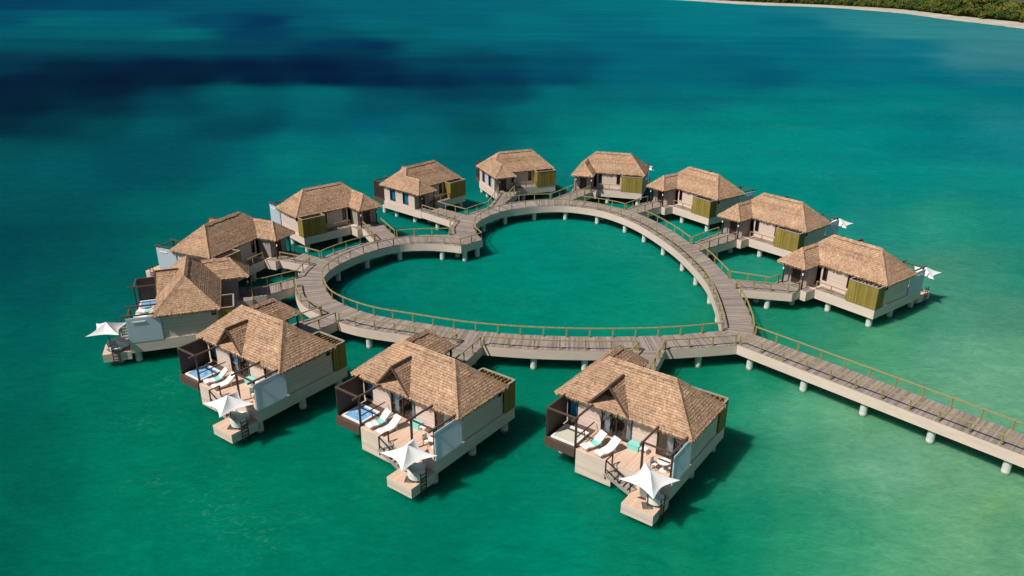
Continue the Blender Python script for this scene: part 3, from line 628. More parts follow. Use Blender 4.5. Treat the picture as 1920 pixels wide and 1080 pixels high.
def build_bungalow(mirror):
    global MIRROR; MIRROR = mirror
    rg = random.Random(11 + mirror)
    root = empty('overwater_bungalow')
    # ---- base platform
    mb = MB()
    BX(mb, .25, 10.8, .5, 5.6, 0, 1.05); BX(mb, 3.37, 10.8, -2.35, .5, 0, 1.05); BX(mb, .25, 4.0, 5.6, 8.55, 0, 1.05); BX(mb, 4.0, 10.8, 5.6, 6.95, 0, 1.05)
    mb.build('base', 'fascia', root)
    mb = MB(); BX(mb, 3.35, 10.78, -2.33, .48, 1.05, 1.062); mb.build('deck_floor', 'deck_warm', root)
    mb = MB(); BX(mb, .3, 3.95, 7.2, 8.5, 1.05, 1.062); BX(mb, 3.95, 10.75, 5.62, 6.92, 1.05, 1.062); mb.build('porch_floor', 'deck', root)
    mb = MB(); BX(mb, 3.45, 6.35, -2.47, -2.36, -.85, 1.08); mb.build('skirt_boards', 'fascia', root)
    # ---- walls with openings
    wz0, wz1 = 1.06, 3.62
    def wall(segs, name='wall', mat='wall'):
        mb = MB()
        for s in segs: BX(mb, *s)
        return mb.build(name, mat, root)
    # front wall at y .5
    wall([(.4, .85, .5, .65, wz0, wz1), (.85, 1.75, .5, .65, wz0, 1.35), (.85, 1.75, .5, .65, 3.3, wz1), (1.75, 3.75, .5, .65, wz0, wz1), (3.75, 6.3, .5, .65, 3.35, wz1),
          (6.3, 8.25, .5, .65, wz0, wz1), (8.25, 10.2, .5, .65, 3.35, wz1), (10.2, 10.62, .5, .65, wz0, wz1)])
    # shower-end wall x 10.6
    wall([(10.55, 10.7, .65, 4.95, wz0, wz1), (10.55, 10.7, 4.95, 5.35, wz0, 2.75), (10.55, 10.7, 4.95, 5.35, 3.3, wz1), (10.55, 10.7, 5.35, 5.5, wz0, wz1)])
    # back wall y 5.45
    wall([(3.55, 3.8, 5.4, 5.55, wz0, wz1), (3.8, 4.35, 5.4, 5.55, wz0, 1.75), (3.8, 4.35, 5.4, 5.55, 3.25, wz1), (4.35, 6.65, 5.4, 5.55, wz0, wz1), (6.65, 7.2, 5.4, 5.55, wz0, 1.75), (6.65, 7.2, 5.4, 5.55, 3.25, wz1), (7.2, 10.55, 5.4, 5.55, wz0, wz1)])
    # entry-end wall x .35 with two tall windows
    wall([(.3, .42, .65, 1.9, wz0, wz1), (.3, .42, 1.9, 3.1, wz0, 1.45), (.3, .42, 1.9, 3.1, 3.3, wz1), (.3, .42, 3.1, 4.7, wz0, wz1), (.3, .42, 4.7, 5.9, wz0, 1.45), (.3, .42, 4.7, 5.9, 3.3, wz1), (.3, .42, 5.9, 7.15, wz0, wz1)])
    # wing back wall and inner side wall
    wall([(.3, 1.15, 7.15, 7.27, wz0, wz1), (1.15, 2.25, 7.15, 7.27, 3.2, wz1), (2.25, 3.1, 7.15, 7.27, wz0, wz1)], 'wall', 'weathered_wood')
    wall([(2.98, 3.1, 5.55, 7.15, wz0, wz1)], 'wall', 'weathered_wood')
    # interior: floor and partition so that nothing shows through
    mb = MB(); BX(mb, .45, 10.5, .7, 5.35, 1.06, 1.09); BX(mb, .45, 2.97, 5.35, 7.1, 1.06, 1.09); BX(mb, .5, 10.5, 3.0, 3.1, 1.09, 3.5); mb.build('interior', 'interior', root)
    def window(x0, x1, y0, y1, z0, z1, nm, curtain=None, axis='x'):
        """frame in an opening; axis: direction the window spans"""
        mb = MB(); t = .09
        if axis == 'x':
            ym = (y0 + y1) / 2
            BX(mb, x0, x0 + t, y0, y1, z0, z1); BX(mb, x1 - t, x1, y0, y1, z0, z1); BX(mb, x0 + t, x1 - t, y0, y1, z1 - t, z1); BX(mb, x0 + t, x1 - t, y0, y1, z0, z0 + t)
            n = max(1, round((x1 - x0) / 1.3))
            for k in range(1, n): xx = x0 + (x1 - x0) * k / n; BX(mb, xx - .05, xx + .05, y0 + .01, y1 - .01, z0 + t, z1 - t)
        else:
            BX(mb, x0, x1, y0, y0 + t, z0, z1); BX(mb, x0, x1, y1 - t, y1, z0, z1); BX(mb, x0, x1, y0 + t, y1 - t, z1 - t, z1); BX(mb, x0, x1, y0 + t, y1 - t, z0, z0 + t)
        w = mb.build(nm, 'dark_wood', root)
        g = MB()
        if axis == 'x': BX(g, x0 + t, x1 - t, (y0 + y1) / 2 - .012, (y0 + y1) / 2 + .012, z0 + t, z1 - t)
        else: BX(g, (x0 + x1) / 2 - .012, (x0 + x1) / 2 + .012, y0 + t, y1 - t, z0 + t, z1 - t)
        g.build('pane', 'glass', w)
        for (c0, c1, off, mat) in (curtain or []):
            cm = MB(); n = 14
            for k in range(n):
                a = c0 + (c1 - c0) * k / n; b_ = c0 + (c1 - c0) * (k + 1) / n
                oa = off + (.05 if k % 2 else -.02); ob = off + (-.02 if k % 2 else .05)
                if axis == 'x': q = [(a, oa), (b_, ob)]
                else: q = [(oa, a), (ob, b_)]
                cm.quad([L(*q[0], z0 + ZB + .06), L(*q[1], z0 + ZB + .06), L(*q[1], z1 + ZB - .06), L(*q[0], z1 + ZB - .06)])
            cm.build('curtain', mat, w)
    window(.85, 1.75, .47, .62, 1.35, 3.3, 'window', [(.95, 1.65, .78, 'curtain_blue')])
    window(3.75, 6.3, .46, .6, 1.09, 3.35, 'sliding_door', [(3.9, 4.35, .75, 'curtain'), (5.75, 6.2, .75, 'curtain')])
    window(8.25, 10.2, .46, .6, 1.09, 3.35, 'sliding_door', [(8.95, 9.4, .75, 'curtain')])
    window(10.58, 10.73, 4.95, 5.35, 2.75, 3.3, 'window', None, 'y')
    window(3.8, 4.35, 5.43, 5.58, 1.75, 3.25, 'window'); window(6.65, 7.2, 5.43, 5.58, 1.75, 3.25, 'window')
    window(.27, .39, 1.9, 3.1, 1.45, 3.3, 'window', [(2.0, 3.0, .55, 'curtain_blue')], 'y'); window(.27, .39, 4.7, 5.9, 1.45, 3.3, 'window', [(4.8, 5.8, .55, 'curtain_blue')], 'y')
    # entrance door
    mb = MB(); BX(mb, 1.15, 2.25, 7.18, 7.24, 1.09, 3.2); BX(mb, 1.25, 1.65, 7.24, 7.26, 1.3, 3.05); BX(mb, 1.75, 2.15, 7.24, 7.26, 1.3, 3.05); d = mb.build('door', 'dark_wood', root)
    mb = MB(); mb.tube(L(1.28, 7.33, 2.1 + ZB), L(1.28, 7.33, 2.4 + ZB), .03, 8); mb.build('handle', 'metal', d)
    # porch posts with lamps
    for x in (.75, 3.15):
        mb = MB(); BM(mb, (x, 8.2, 1.06), (x, 8.2, 3.5), .13); p = mb.build('porch_post', 'dark_wood', root)
        mb = MB(); BM(mb, (x, 8.31, 2.65), (x, 8.31, 2.9), .13); mb.build('lamp', 'white_paint', p)
    mb = MB(); BM(mb, (.7, 8.2, 3.5), (3.2, 8.2, 3.5), .14); mb.build('porch_beam', 'dark_wood', root)
    # ---- roof
    nx = math.sqrt(R1X ** 2 + RI ** 2); ny = math.sqrt((DD / 2) ** 2 + RI ** 2)
    wy = WW / 2; wh = RI / R1X * wy; ym = DD - wh / RI * (DD / 2)     # wing ridge height and where it meets the hip
    ad_l = Vector((R1X, 0, RI)).normalized(); ad_r = Vector((-(W - R2X), 0, RI)).normalized(); ad_f = Vector((0, DD / 2, RI)).normalized(); ad_b = Vector((0, -DD / 2, RI)).normalized()
    mb = MB()
    thatch(mb, L(0, 0, EV), L(W, 0, EV), [(0, 0), (W, 0), (R2X, ny), (R1X, ny)], ad_f, rg)
    tl = wy / R1X * nx
    thatch(mb, L(0, 0, EV), L(0, 1, EV), [(0, 0), (DD + WP, 0), (DD + WP - wy, tl), (ym, tl + .001), (DD / 2, nx)], ad_l, rg)
    nr = math.sqrt((W - R2X) ** 2 + RI ** 2)
    thatch(mb, L(W, 0, EV), L(W, 1, EV), [(0, 0), (DD, 0), (DD / 2, nr)], ad_r, rg)
    tb = wh / RI * ny
    thatch(mb, L(0, DD, EV), L(1, DD, EV), [(WW, 0), (W, 0), (R2X, ny), (R1X, ny), (wy, tb)], ad_b, rg)
    adw = Vector((-wy, 0, wh)).normalized(); nw = math.hypot(wy, wh)
    thatch(mb, L(WW, 0, EV), L(WW, 1, EV), [(DD, 0), (DD + WP, 0), (DD + WP - wy, nw), (ym, nw)], adw, rg)
    ade = Vector((0, -wy, wh)).normalized()
    thatch(mb, L(0, DD + WP, EV), L(1, DD + WP, EV), [(0, 0), (WW, 0), (wy, nw)], ade, rg)
    roof = mb.build('roof', 'thatch', root)
    mb = MB(); e = .05
    R1 = L(R1X, DD / 2, EV + RI + e); R2 = L(R2X, DD / 2, EV + RI + e); WPK = L(wy, DD + WP - wy, EV + wh + e); WM = L(wy, ym, EV + wh + e)
    for a, b_ in ((R1, R2), (R1, L(0, 0, EV)), (R2, L(W, 0, EV)), (R2, L(W, DD, EV)), (R1, WM), (WM, WPK), (WPK, L(0, DD + WP, EV)), (WPK, L(WW, DD + WP, EV))): ridge_cap(mb, a, b_, rg)
    mb.build('ridge_cap', 'thatch_dark' if False else 'thatch', roof)
    # dormer gable over the deck doors
    gx, gw = 4.5, 1.7; gh = 1.82; yb = gh / RI * (DD / 2); yf = .06
    dm = MB(); sl = math.hypot(gw, gh)
    for sg in (-1, 1):
        adg = Vector((-sg * gw, 0, gh)).normalized()
        thatch(dm, L(gx + sg * gw, yf, EV + .08), L(gx + sg * gw, yf + 1, EV + .08), [(0, 0), (-yf + .02, 0), (yb - yf, sl), (0, sl)], adg, rg)
    dorm = dm.build('dormer', 'thatch', roof)
    vb = MB()
    for sg in (-1, 1):
        vb.beam(L(gx + sg * (gw + .08), yf - .06, EV - .12), L(gx, yf - .06, EV + gh + .12), .07, .15)
    vb.beam(L(gx, yf - .1, EV + gh + .18), L(gx, yb + .05, EV + gh + .18), .14, .1)
    vb.build('verge_board', 'brown_wood', roof)
    vb = MB(); vb.quad([L(gx - gw * .62, .78, EV + .66), L(gx + gw * .62, .78, EV + .66), L(gx, .78, EV + gh - .06)]); vb.build('gable_shade_sheet', 'dark_wood', roof)  # dark triangle standing in for the shade inside the open gable
    # ---- outdoor shower enclosure
    mb = MB()
    BX(mb, 7.6, 10.83, 6.9, 6.98, 1.0, 3.35, lambda p: (p[0], p[2])); BX(mb, 7.6, 7.68, 5.6, 6.9, 1.0, 3.35, lambda p: (p[1], p[2])); BX(mb, 10.75, 10.83, 5.62, 6.9, 1.0, 3.35, lambda p: (p[1], p[2]))
    sh = mb.build('shower_enclosure', 'olive', root)
    mb = MB(); BM(mb, (7.64, 6.94, 3.39), (10.8, 6.94, 3.39), .14, .08); BM(mb, (7.64, 5.6, 3.39), (7.64, 6.87, 3.39), .14, .08); BM(mb, (10.79, 5.6, 3.39), (10.79, 6.87, 3.39), .14, .08)
    mb.build('top_rail', 'weathered_wood', sh)
    mb = MB()
    for k in range(7): x = 8.0 + k * .4; BM(mb, (x, 5.7, 3.28), (x, 6.88, 3.28), .07, .12)
    mb.build('slat', 'dark_wood', sh)
    # ---- tub terrace
    mb = MB(); BX(mb, .8, 3.34, -2.55, -2.36, .42, 1.12); BX(mb, .8, .98, -2.36, -.2, .42, 1.12); BX(mb, .98, 3.34, -2.36, .48, 1.055, 1.11); mb.build('tub_surround', 'brown_wood', root)
    mb = MB()
    for (x0, x1, y0, y1) in ((1.15, 3.2, -2.25, -2.1), (1.15, 3.2, -.35, -.2), (1.15, 1.3, -2.1, -.35), (3.05, 3.2, -2.1, -.35)): BX(mb, x0, x1, y0, y1, 1.11, 1.22)
    tb_ = mb.build('plunge_tub', 'white_paint', root)
    mb = MB(); BX(mb, 1.3, 3.05, -2.1, -.35, 1.112, 1.17); mb.build('tub_water', 'tub_water', tb_)
    # louvred privacy screen on the tub side
    mb = MB()
    n = 20
    for k in range(n): y = -2.3 + 2.65 * k / n; BX(mb, .82, .9, y, y + .118, 1.12, 3.45)
    mb.build('louvre_screen', 'dark_wood', root)
    # pergola over the tub
    z = 3.52; mb = MB()
    BM(mb, (.78, -2.3, z), (3.45, -2.3, z), .12, .12); BM(mb, (.86, -2.24, z), (.86, .45, z), .11, .11); BM(mb, (3.3, -2.9, z + .06), (3.3, -.1, z + .06), .12, .12)
    pg = mb.build('pergola', 'brown_wood', root)
    for (x, y) in ((.86, -2.3), (3.3, -2.3)):
        mb = MB(); BM(mb, (x, y, 1.06), (x, y, z - .06), .13); mb.build('post', 'dark_wood', pg)
    mb = MB(); BM(mb, (.86, -1.2, 1.2), (.86, -2.25, 2.4), .06); mb.build('brace', 'dark_wood', pg)
    mb = MB(); BM(mb, (3.3, -1.1, 1.15), (3.3, -1.1, 1.9), .05); BM(mb, (3.3, -2.25, 1.9), (3.3, .3, 1.9), .07, .06); mb.build('tub_rail', 'dark_wood', pg)
    # pergola over the dining corner
    mb = MB(); BM(mb, (8.3, -2.15, z), (10.7, -2.15, z), .12, .1); BM(mb, (8.45, -2.6, z + .07), (8.45, .2, z + .07), .12, .12); BM(mb, (10.62, -2.7, z + .07), (10.62, .2, z + .07), .12, .12)
    pg = mb.build('pergola', 'brown_wood', root)
    for (x, y) in ((8.45, -2.15), (10.62, -2.15)):
        mb = MB(); BM(mb, (x, y, 1.06), (x, y, z - .05), .13); mb.build('post', 'dark_wood', pg)
    # pale privacy panel
    mb = MB(); BX(mb, 10.74, 10.82, -2.3, .55, 1.0, 3.42); sc = mb.build('privacy_panel', 'screen_panel', root)
    mb = MB(); BX(mb, 10.82, 10.88, -1.8, -.7, 2.98, 3.08); mb.build('panel_rail', 'white_paint', sc)
    # ---- steps and swim platform
    mb = MB(); n = 6
    for k in range(n):
        x = 6.42 + k * .34; zz = 1.0 - (k + 1) * .15; BX(mb, x, x + .3, -3.45, -2.5, zz - .05, zz)
    st = mb.build('stairs', 'weathered_wood', root)
    mb = MB()
    for y in (-3.48, -2.44): BM(mb, (6.35, y, .85), (8.5, y, .0), .07, .24)
    mb.build('stringer', 'weathered_wood', st)
    mb = MB()
    for y in (-3.42,):
        BM(mb, (6.42, y, .4), (6.42, y, 1.95), .08); BM(mb, (7.4, y, .2), (7.4, y, 1.35), .06); BM(mb, (6.42, y, 1.93), (7.7, y, 1.28), .08, .07); BM(mb, (6.46, y, 1.2), (7.4, y, .7), .06); BM(mb, (8.35, y, 0), (8.35, y, .95), .07)
        BM(mb, (7.7, y, 1.28), (8.4, y, .9), .07)
    BM(mb, (6.42, -3.42, 1.93), (6.42, -2.5, 1.93), .07); BM(mb, (6.42, -2.5, 1.05), (6.42, -2.5, 1.95), .08)
    mb.build('handrail', 'dark_wood', st)
    mb = MB(); BX(mb, 8.42, 10.75, -4.75, -2.38, -.6, .18); pf = mb.build('swim_platform', 'fascia', root)
    mb = MB(); BX(mb, 8.44, 10.73, -4.73, -2.4, .18, .192); mb.build('platform_floor', 'deck_warm', pf)
    mb = MB()
    for y in (-3.9, -3.35): BM(mb, (10.85, y, -1.6), (10.85, y, 1.05), .05)
    for k in range(8): zz = -1.3 + k * .3; BM(mb, (10.85, -3.9, zz), (10.85, -3.35, zz), .05)
    mb.build('ladder', 'dark_wood', pf)
    # ---- rear walkway rail and piles
    a = L(4.0, 6.85); b_ = L(7.5, 6.85)
    mb = MB(); mb.beam((a.x, a.y, FL + .9), (b_.x, b_.y, FL + .9), .1, .07); rr = mb.build('handrail', 'rail', root)
    for x in (4.05, 5.75, 7.45):
        mb = MB(); BM(mb, (x, 6.85, 1.06), (x, 6.85, 1.93), .08); mb.build('post', 'rail', rr)
    for (x, y) in ((1.1, -.5), (4.2, -1.9), (10.2, -1.9), (1.0, 2.4), (5.5, 2.4), (10.2, 2.4), (1.0, 6.4), (5.5, 6.4), (10.2, 6.4), (2.2, 8.1), (9.9, -3.4)):
        p = L(x, y); mb = MB(); mb.tube((p.x, p.y, -2.5), (p.x, p.y, ZB + (.02 if y > -3 else -.58)), .3, 14); mb.build('pile', 'concrete', root)
    MIRROR = 1
    return root
B_LABEL = {
 1:'thatched bungalow nearest the jetty on the right, its olive shower facing the viewer',
 2:'thatched bungalow on the right arm, second from the jetty, white sail behind it',
 3:'thatched bungalow at the upper right, third from the jetty',
 4:'thatched bungalow at the top right of the heart, square on with short gangway',
 5:'thatched bungalow at the top of the heart, left neighbour of the square-on one',
 6:'thatched bungalow behind the notch of the heart, blue curtains in its end windows',
 7:'thatched bungalow on the left lobe with white end panel and shaded olive shower',
 8:'thatched bungalow at the upper left, roof almost touching the end-on one',
 9:'leftmost thatched bungalow, seen end on with its white sail reaching left',
 10:'lower left front bungalow with blue tub, leftmost of the three facing the viewer',
 11:'middle one of the three thatched bungalows facing the viewer in front',
 12:'lower right front bungalow, largest in view, with a dry covered tub'}
protoB = {1: build_bungalow(1), -1: build_bungalow(-1)}
usedB = {1: False, -1: False}; ROOT = {}
for k, (x, y, a, s) in BUNG.items():
    o = protoB[s] if not usedB[s] else copy_tree(protoB[s]); usedB[s] = True
    o.location = (x, y, 0); o.rotation_euler = (0, 0, a)
    tag(o, B_LABEL[k], 'bungalow', 'bungalows around the heart boardwalk'); ROOT[k] = o
def find(o, nm):
    for c in o.children:
        if c.name.split('.')[0] == nm: return c
tw = find(find(ROOT[12], 'plunge_tub'), 'tub_water'); tw.data = tw.data.copy(); tw.data.materials[0] = MATS['tub_cover']; tw.name = 'tub_cover'
tw['label'] = 'beige cover over the dry tub'
def wpt(k, x, y, z=0):
    bx, by, a, s = BUNG[k]; lx, ly = (x - W / 2) * s, y - DD / 2
    return Vector((bx + math.cos(a) * lx - math.sin(a) * ly, by + math.sin(a) * lx + math.cos(a) * ly, z + ZB))

# ------------------------------------------------------------------ gangways
ATT = {1:((24.1,79.0),(24.1,76.0)),2:((22.4,90.5),(23.0,87.9)),3:((16.0,105.2),(17.5,103.2)),4:((5.7,110.3),(8.6,109.8)),5:((-3.5,106.1),(-1.2,108.3)),6:((-7.8,99.4),(-6.5,102.8)),
 7:((-17.3,91.5),(-14.8,93.1)),8:((-22.7,85.4),(-23.5,83.0)),9:((-23.9,79.2),(-23.5,76.5)),10:((-19.1,69.2),(-17.1,67.6)),11:((-5.2,63.1),(-2.7,62.4)),12:((11.2,61.55),(13.8,61.75))}
G_LABEL = {1:'plank gangway with a bend to the bungalow nearest the jetty',2:'plank gangway to the right arm bungalow one back from the jetty end',3:'narrow gangway to the bungalow at the upper right',4:'short pale gangway to the top bungalow of the right lobe',
 5:'gangway from the right lobe down past two tall windows',6:'long gangway joining the heart at its notch',7:'gangway from the left lobe to the bungalow with white end panel',8:'bent gangway to the upper left bungalow with almost touching hip',
 9:'shaded gangway to the leftmost, end-on bungalow',10:'short gangway to the lower left front bungalow',11:'sloping pale gangway to the middle front bungalow',12:'gangway to the large lower right front bungalow'}
ATT = {k: (fixr(v[0]), fixr(v[1])) for k, v in ATT.items()}
gaps = {1: [], 2: []}
for k in range(1, 13):
    pa, pb = Vector(ATT[k][0]), Vector(ATT[k][1])
    cu, idx = (out2, 2) if k <= 6 else (out1, 1)
    A = proj_s(cu, pa); B = proj_s(cu, pb); gaps[idx].append((min(A[1], B[1]), max(A[1], B[1])))
    pa, pb = A[2], B[2]
    x0, x1 = .3, 3.3
    e0, e1 = wpt(k, x0, 8.56).xy, wpt(k, x1, 8.56).xy
    # match sides so that the two edges do not cross
    if (e0 - pa).length + (e1 - pb).length > (e0 - pb).length + (e1 - pa).length: pa, pb = pb, pa
    ax = (wpt(k, 1, 9).xy - wpt(k, 1, 8).xy)
    ext = 1.4 if k in (1, 2, 3, 8, 9) else .6
    f0, f1 = e0 + ax * ext, e1 + ax * ext
    Lf = [e0, f0, pa]; Rt = [e1, f1, pb]
    g = empty('gangway'); tag(g, G_LABEL[k], 'gangway', 'gangways from the heart to the bungalows')
    def dens(P):
        out = []
        for p, q in zip(P, P[1:]):
            for j in range(4): out.append(p.lerp(q, j / 4))
        return out + [P[-1]]
    dl, dr = dens(Lf), dens(Rt)
    mb = MB()
    M = [(a + b_) / 2 for a, b_ in zip(dl, dr)]; al = arclen(M); zt = DZ - .004
    for i in range(len(dl) - 1):
        pts = [(*dl[i], zt), (*dr[i], zt), (*dr[i + 1], zt), (*dl[i + 1], zt)]; uv = [(al[i], 0), (al[i], 3), (al[i + 1], 3), (al[i + 1], 0)]
        cr = (dr[i] - dl[i]).cross(dl[i + 1] - dl[i])
        if cr < 0: pts = pts[::-1]; uv = uv[::-1]
        mb.quad(pts, uv)
    mb.build('deck_planks', 'deck', g, 1)
    cen = sum(M, Vector((0, 0))) / len(M)
    for P in (Lf, Rt):
        d = (P[-1] - P[0]).normalized(); nrm = Vector((-d.y, d.x)); side = 1 if (cen - P[0]).dot(nrm) > 0 else -1
        mb = MB(); fascia(mb, P, side=side, z1=DZ - .03); mb.build('side_boards', 'fascia', g, 1)
    sl_ = [p.lerp(q, .06) for p, q in zip(Lf, Rt)]; sr_ = [q.lerp(p, .06) for p, q in zip(Lf, Rt)]
    railing(sl_, g, sp=1.9); railing(sr_, g, sp=1.9)
    mid_ = (f0 + f1 + pa + pb) / 4
    for q in ((f0.lerp(pa, .35) * .8 + f1.lerp(pb, .35) * .2), (f0.lerp(pa, .35) * .2 + f1.lerp(pb, .35) * .8)): pile(q, g, FZ + .3)
for idx, cu in ((1, ro1), (2, ro2)):
    Ltot = arclen(cu)[-1]; s0 = .1; sc_ = Ltot / arclen(out1 if idx == 1 else out2)[-1]
    for a, b_ in sorted(gaps[idx]):
        if a * sc_ - s0 > .8: railing(sub(cu, s0, a * sc_), hb)
        s0 = b_ * sc_
    if Ltot - s0 > .8: railing(sub(cu, s0, Ltot - .1), hb)

# ------------------------------------------------------------------ umbrellas, loungers, furniture
def sail_umbrella():
    t = empty('sail_umbrella')
    mb = MB(); n = 10; r = 2.0
    C4 = [Vector((math.cos(k * math.pi / 2), math.sin(k * math.pi / 2))) * r for k in range(5)]
    def pt(a, f):
        k, t = divmod(a / (math.pi / 2), 1.0); k = int(k) % 4; e = C4[k].lerp(C4[k + 1], t)
        e *= 1 - .30 * (4 * t * (1 - t))                       # edges cut in towards the pole
        ze = 2.12 - .06 * (4 * t * (1 - t))
        return Vector((e.x * f, e.y * f, ze + (2.85 - ze) * (1 - f) ** 1.45))
    NA = 48; NR = 6
    for i in range(NA):
        a0, a1 = 2 * math.pi * i / NA, 2 * math.pi * (i + 1) / NA
        for j in range(NR):
            f0, f1 = j / NR, (j + 1) / NR
            if j == 0: mb.quad([pt(a0, .001), pt(a0, f1), pt(a1, f1)])
            else: mb.quad([pt(a0, f0), pt(a0, f1), pt(a1, f1), pt(a1, f0)])
    c = mb.build('canopy', 'canvas', t, 1, False)
    so_ = c.modifiers.new('thickness', 'SOLIDIFY'); so_.thickness = .015; so_.offset = 0
    mb = MB(); mb.tube((0, 0, 0), (0, 0, 2.86), .035, 10); mb.build('pole', 'dark_wood', t, 1)
    mb = MB()
    for k in range(4):
        a = k * math.pi / 2; mb.beam((0, 0, 2.0), (math.cos(a) * 1.9, math.sin(a) * 1.9, 2.07), .03, .03)
    mb.build('rib', 'white_paint', t, 1)
    mb = MB(); mb.box(-.33, .33, -.33, .33, 0, .07); mb.build('base_plate', 'metal', t, 1)
    return t
def lounger():
    t = empty('sun_lounger')
    prof = [(-.98, .30), (-.7, .34), (-.35, .27), (0, .30), (.25, .36), (.5, .55), (.75, .78), (.93, .92)]
    mb = MB()
    for (y0, z0), (y1, z1) in zip(prof, prof[1:]):
        mb.hexa([(-.33, y0, z0 - .08), (.33, y0, z0 - .08), (.33, y1, z1 - .08), (-.33, y1, z1 - .08), (-.33, y0, z0), (.33, y0, z0), (.33, y1, z1), (-.33, y1, z1)])
    mb.build('seat_shell', 'cushion', t, 1)
    for x in (-.345, .345):
        mb = MB()
        for (y0, z0), (y1, z1) in zip(prof, prof[1:]): mb.beam((x, y0, z0 - .05), (x, y1, z1 - .05), .03, .12)
        mb.build('side_frame', 'white_paint', t, 1)
    for x, y in ((-.28, -.75), (.28, -.75), (-.28, .45), (.28, .45)):
        mb = MB(); mb.beam((x, y, 0), (x, y, .26 if y < 0 else .42), .05); mb.build('leg', 'white_paint', t, 1)
    return t
def armchair():
    t = empty('armchair')
    mb = MB(); n = 18
    for k in range(n):           # rounded seat cushion
        a0, a1 = 2 * math.pi * k / n, 2 * math.pi * (k + 1) / n
        p = lambda a, r, z: (math.cos(a) * r, math.sin(a) * r, z)
        mb.quad([p(a0, .42, .18), p(a1, .42, .18), p(a1, .44, .38), p(a0, .44, .38)]); mb.quad([p(a0, .44, .38), p(a1, .44, .38), (0, 0, .43)])
    mb.build('seat', 'cushion', t, 1)
    mb = MB()
    for k in range(14):
        a0 = math.pi * (-.12 + 1.24 * k / 14); a1 = math.pi * (-.12 + 1.24 * (k + 1) / 14)
        h = lambda a: .55 + .32 * max(0, math.sin(a)) ** .8
        q = lambda a, r, z: (math.cos(a) * r, math.sin(a) * r, z)
        mb.hexa([q(a0, .44, .2), q(a0, .54, .2), q(a1, .54, .2), q(a1, .44, .2), q(a0, .47, h(a0)), q(a0, .6, h(a0)), q(a1, .6, h(a1)), q(a1, .47, h(a1))])
    mb.build('backrest', 'cushion', t, 1)
    for k in range(4):
        a = math.pi / 4 + k * math.pi / 2; mb = MB(); mb.tube((math.cos(a) * .34, math.sin(a) * .34, 0), (math.cos(a) * .34, math.sin(a) * .34, .2), .03, 8); mb.build('leg', 'dark_wood', t, 1)
    return t
def table():
    t = empty('dining_table')
    mb = MB(); mb.tube((0, 0, .71), (0, 0, .75), .45, 24); mb.build('table_top', 'white_paint', t, 1)
    mb = MB(); mb.tube((0, 0, .03), (0, 0, .71), .05, 10); mb.build('column', 'white_paint', t, 1)
    mb = MB(); mb.tube((0, 0, 0), (0, 0, .03), .26, 18); mb.build('base', 'white_paint', t, 1)
    return t
def chair():
    t = empty('dining_chair')
    mb = MB(); mb.box(-.22, .22, -.22, .22, .42, .47); mb.build('seat', 'cushion', t, 1)
    mb = MB(); mb.box(-.22, .22, .19, .23, .47, .9); mb.build('backrest', 'cushion', t, 1)
    for x in (-.19, .19):
        for y in (-.19, .19): mb = MB(); mb.beam((x, y, 0), (x, y, .42), .04); mb.build('leg', 'metal', t, 1)
    return t
def towel():
    mb = MB(); n = 6
    for k in range(n):
        y0 = -.3 + .1 * k; y1 = y0 + .1
        z = lambda y: .035 + .02 * math.sin(y * 9)
        mb.hexa([(-.36, y0, z(y0) - .02), (.36, y0, z(y0) - .02), (.38, y1, z(y1) - .02), (-.34, y1, z(y1) - .02), (-.36, y0, z(y0) + .02), (.36, y0, z(y0) + .02), (.38, y1, z(y1) + .02), (-.34, y1, z(y1) + .02)])
    return mb.build('beach_towel', 'towel', None, 1)
def side_box(mat):
    t = empty('storage_box'); mb = MB(); mb.box(-.42, .42, -.25, .25, 0, .4); mb.build('chest', mat, t, 1)
    mb = MB(); mb.box(-.44, .44, -.27, .27, .4, .46); mb.build('lid', mat, t, 1); return t
def side_table():
    t = empty('side_table'); mb = MB(); mb.box(-.25, .25, -.25, .25, .38, .42); mb.build('table_top', 'white_paint', t, 1)
    for x in (-.21, .21):
        for y in (-.21, .21): mb = MB(); mb.beam((x, y, 0), (x, y, .38), .035); mb.build('leg', 'white_paint', t, 1)
    return t
PR = {}
def place(kind, maker, k, x, y, z, rz, label, cat_, group):
    if kind not in PR: o = maker(); PR[kind] = o
    else: o = copy_tree(PR[kind])
    a, s = BUNG[k][2], BUNG[k][3]
    jr = random.Random(k * 31 + len(kind)); jt_ = .1 if kind in ('lounger', 'chair', 'arm') else 0
    o.location = wpt(k, x, y, z); o.rotation_euler = (0, 0, a + (rz + jr.uniform(-jt_, jt_)) * s)
    if kind == 'arm': o.scale = (1.25, 1.25, 1.15)
    tag(o, label, cat_, group); return o
WHERE = {1:'bungalow nearest the jetty', 2:'second bungalow from the jetty', 4:'top right bungalow', 9:'leftmost bungalow', 10:'lower left front bungalow', 11:'middle front bungalow', 12:'lower right front bungalow'}
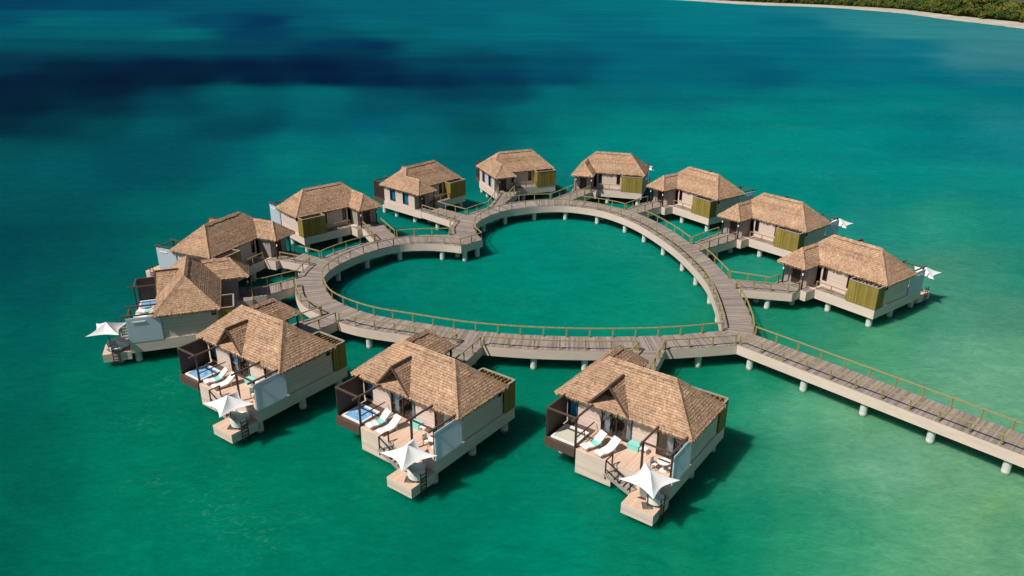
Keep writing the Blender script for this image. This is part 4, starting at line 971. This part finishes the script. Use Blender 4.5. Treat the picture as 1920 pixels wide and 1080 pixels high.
for k in (1, 2, 4, 9, 10, 11, 12):
    place('umb', sail_umbrella, k, 9.95, -4.05, .195, {10: .62, 11: .55, 12: .6}.get(k, .6), 'white sail umbrella on the swim platform of the ' + WHERE[k], 'umbrella', 'white sail umbrellas on the swim platforms')
for k in (9, 10, 11, 12):
    place('arm', armchair, k, 9.55, -3.0, .195, 3.4, 'white rounded armchair farther from the ladder, platform of the ' + WHERE[k], 'armchair', 'white armchairs on the swim platforms')
    if k != 12: place('arm', armchair, k, 10.25, -3.55, .195, 2.2, 'white rounded armchair beside the ladder of the ' + WHERE[k], 'armchair', 'white armchairs on the swim platforms')
    else: place('arm', armchair, k, 10.25, -3.35, .195, 2.4, 'white rounded armchair beside the ladder of the ' + WHERE[k], 'armchair', 'white armchairs on the swim platforms')
    l1 = place('lounger', lounger, k, 4.25, -1.35, 1.065, -.28, 'white sun lounger nearer the tub of the ' + WHERE[k], 'sun lounger', 'white loungers on the terraces')
    place('lounger', lounger, k, 5.45, -1.45, 1.065, -.24, 'white sun lounger farther from the tub of the ' + WHERE[k], 'sun lounger', 'white loungers on the terraces')
    place('towel', towel, k, 4.35, -1.25, 1.37, -.28, 'turquoise towel laid on the lounger by the tub of the ' + WHERE[k], 'towel', 'turquoise towels on loungers')
    place('boxg', lambda: side_box('towel'), k, 6.75, .1, 1.065, 0, 'turquoise towel box by the glass doors of the ' + WHERE[k], 'box', 'turquoise boxes by the doors')
    place('sidet', side_table, k, 7.55, .05, 1.065, 0, 'small white side table beside the turquoise box, ' + WHERE[k], 'side table', 'white side tables by the doors')
    place('table', table, k, 9.55, -1.0, 1.065, 0, 'round white dining table under the pergola of the ' + WHERE[k], 'table', 'dining tables under the pergolas')
    place('chair', chair, k, 8.95, -1.15, 1.065, 1.6, 'white dining chair on the lounger side, terrace of the ' + WHERE[k], 'chair', 'dining chairs under the pergolas')
    place('chair', chair, k, 10.15, -.9, 1.065, -1.6, 'white dining chair by the privacy panel of the ' + WHERE[k], 'chair', 'dining chairs under the pergolas')
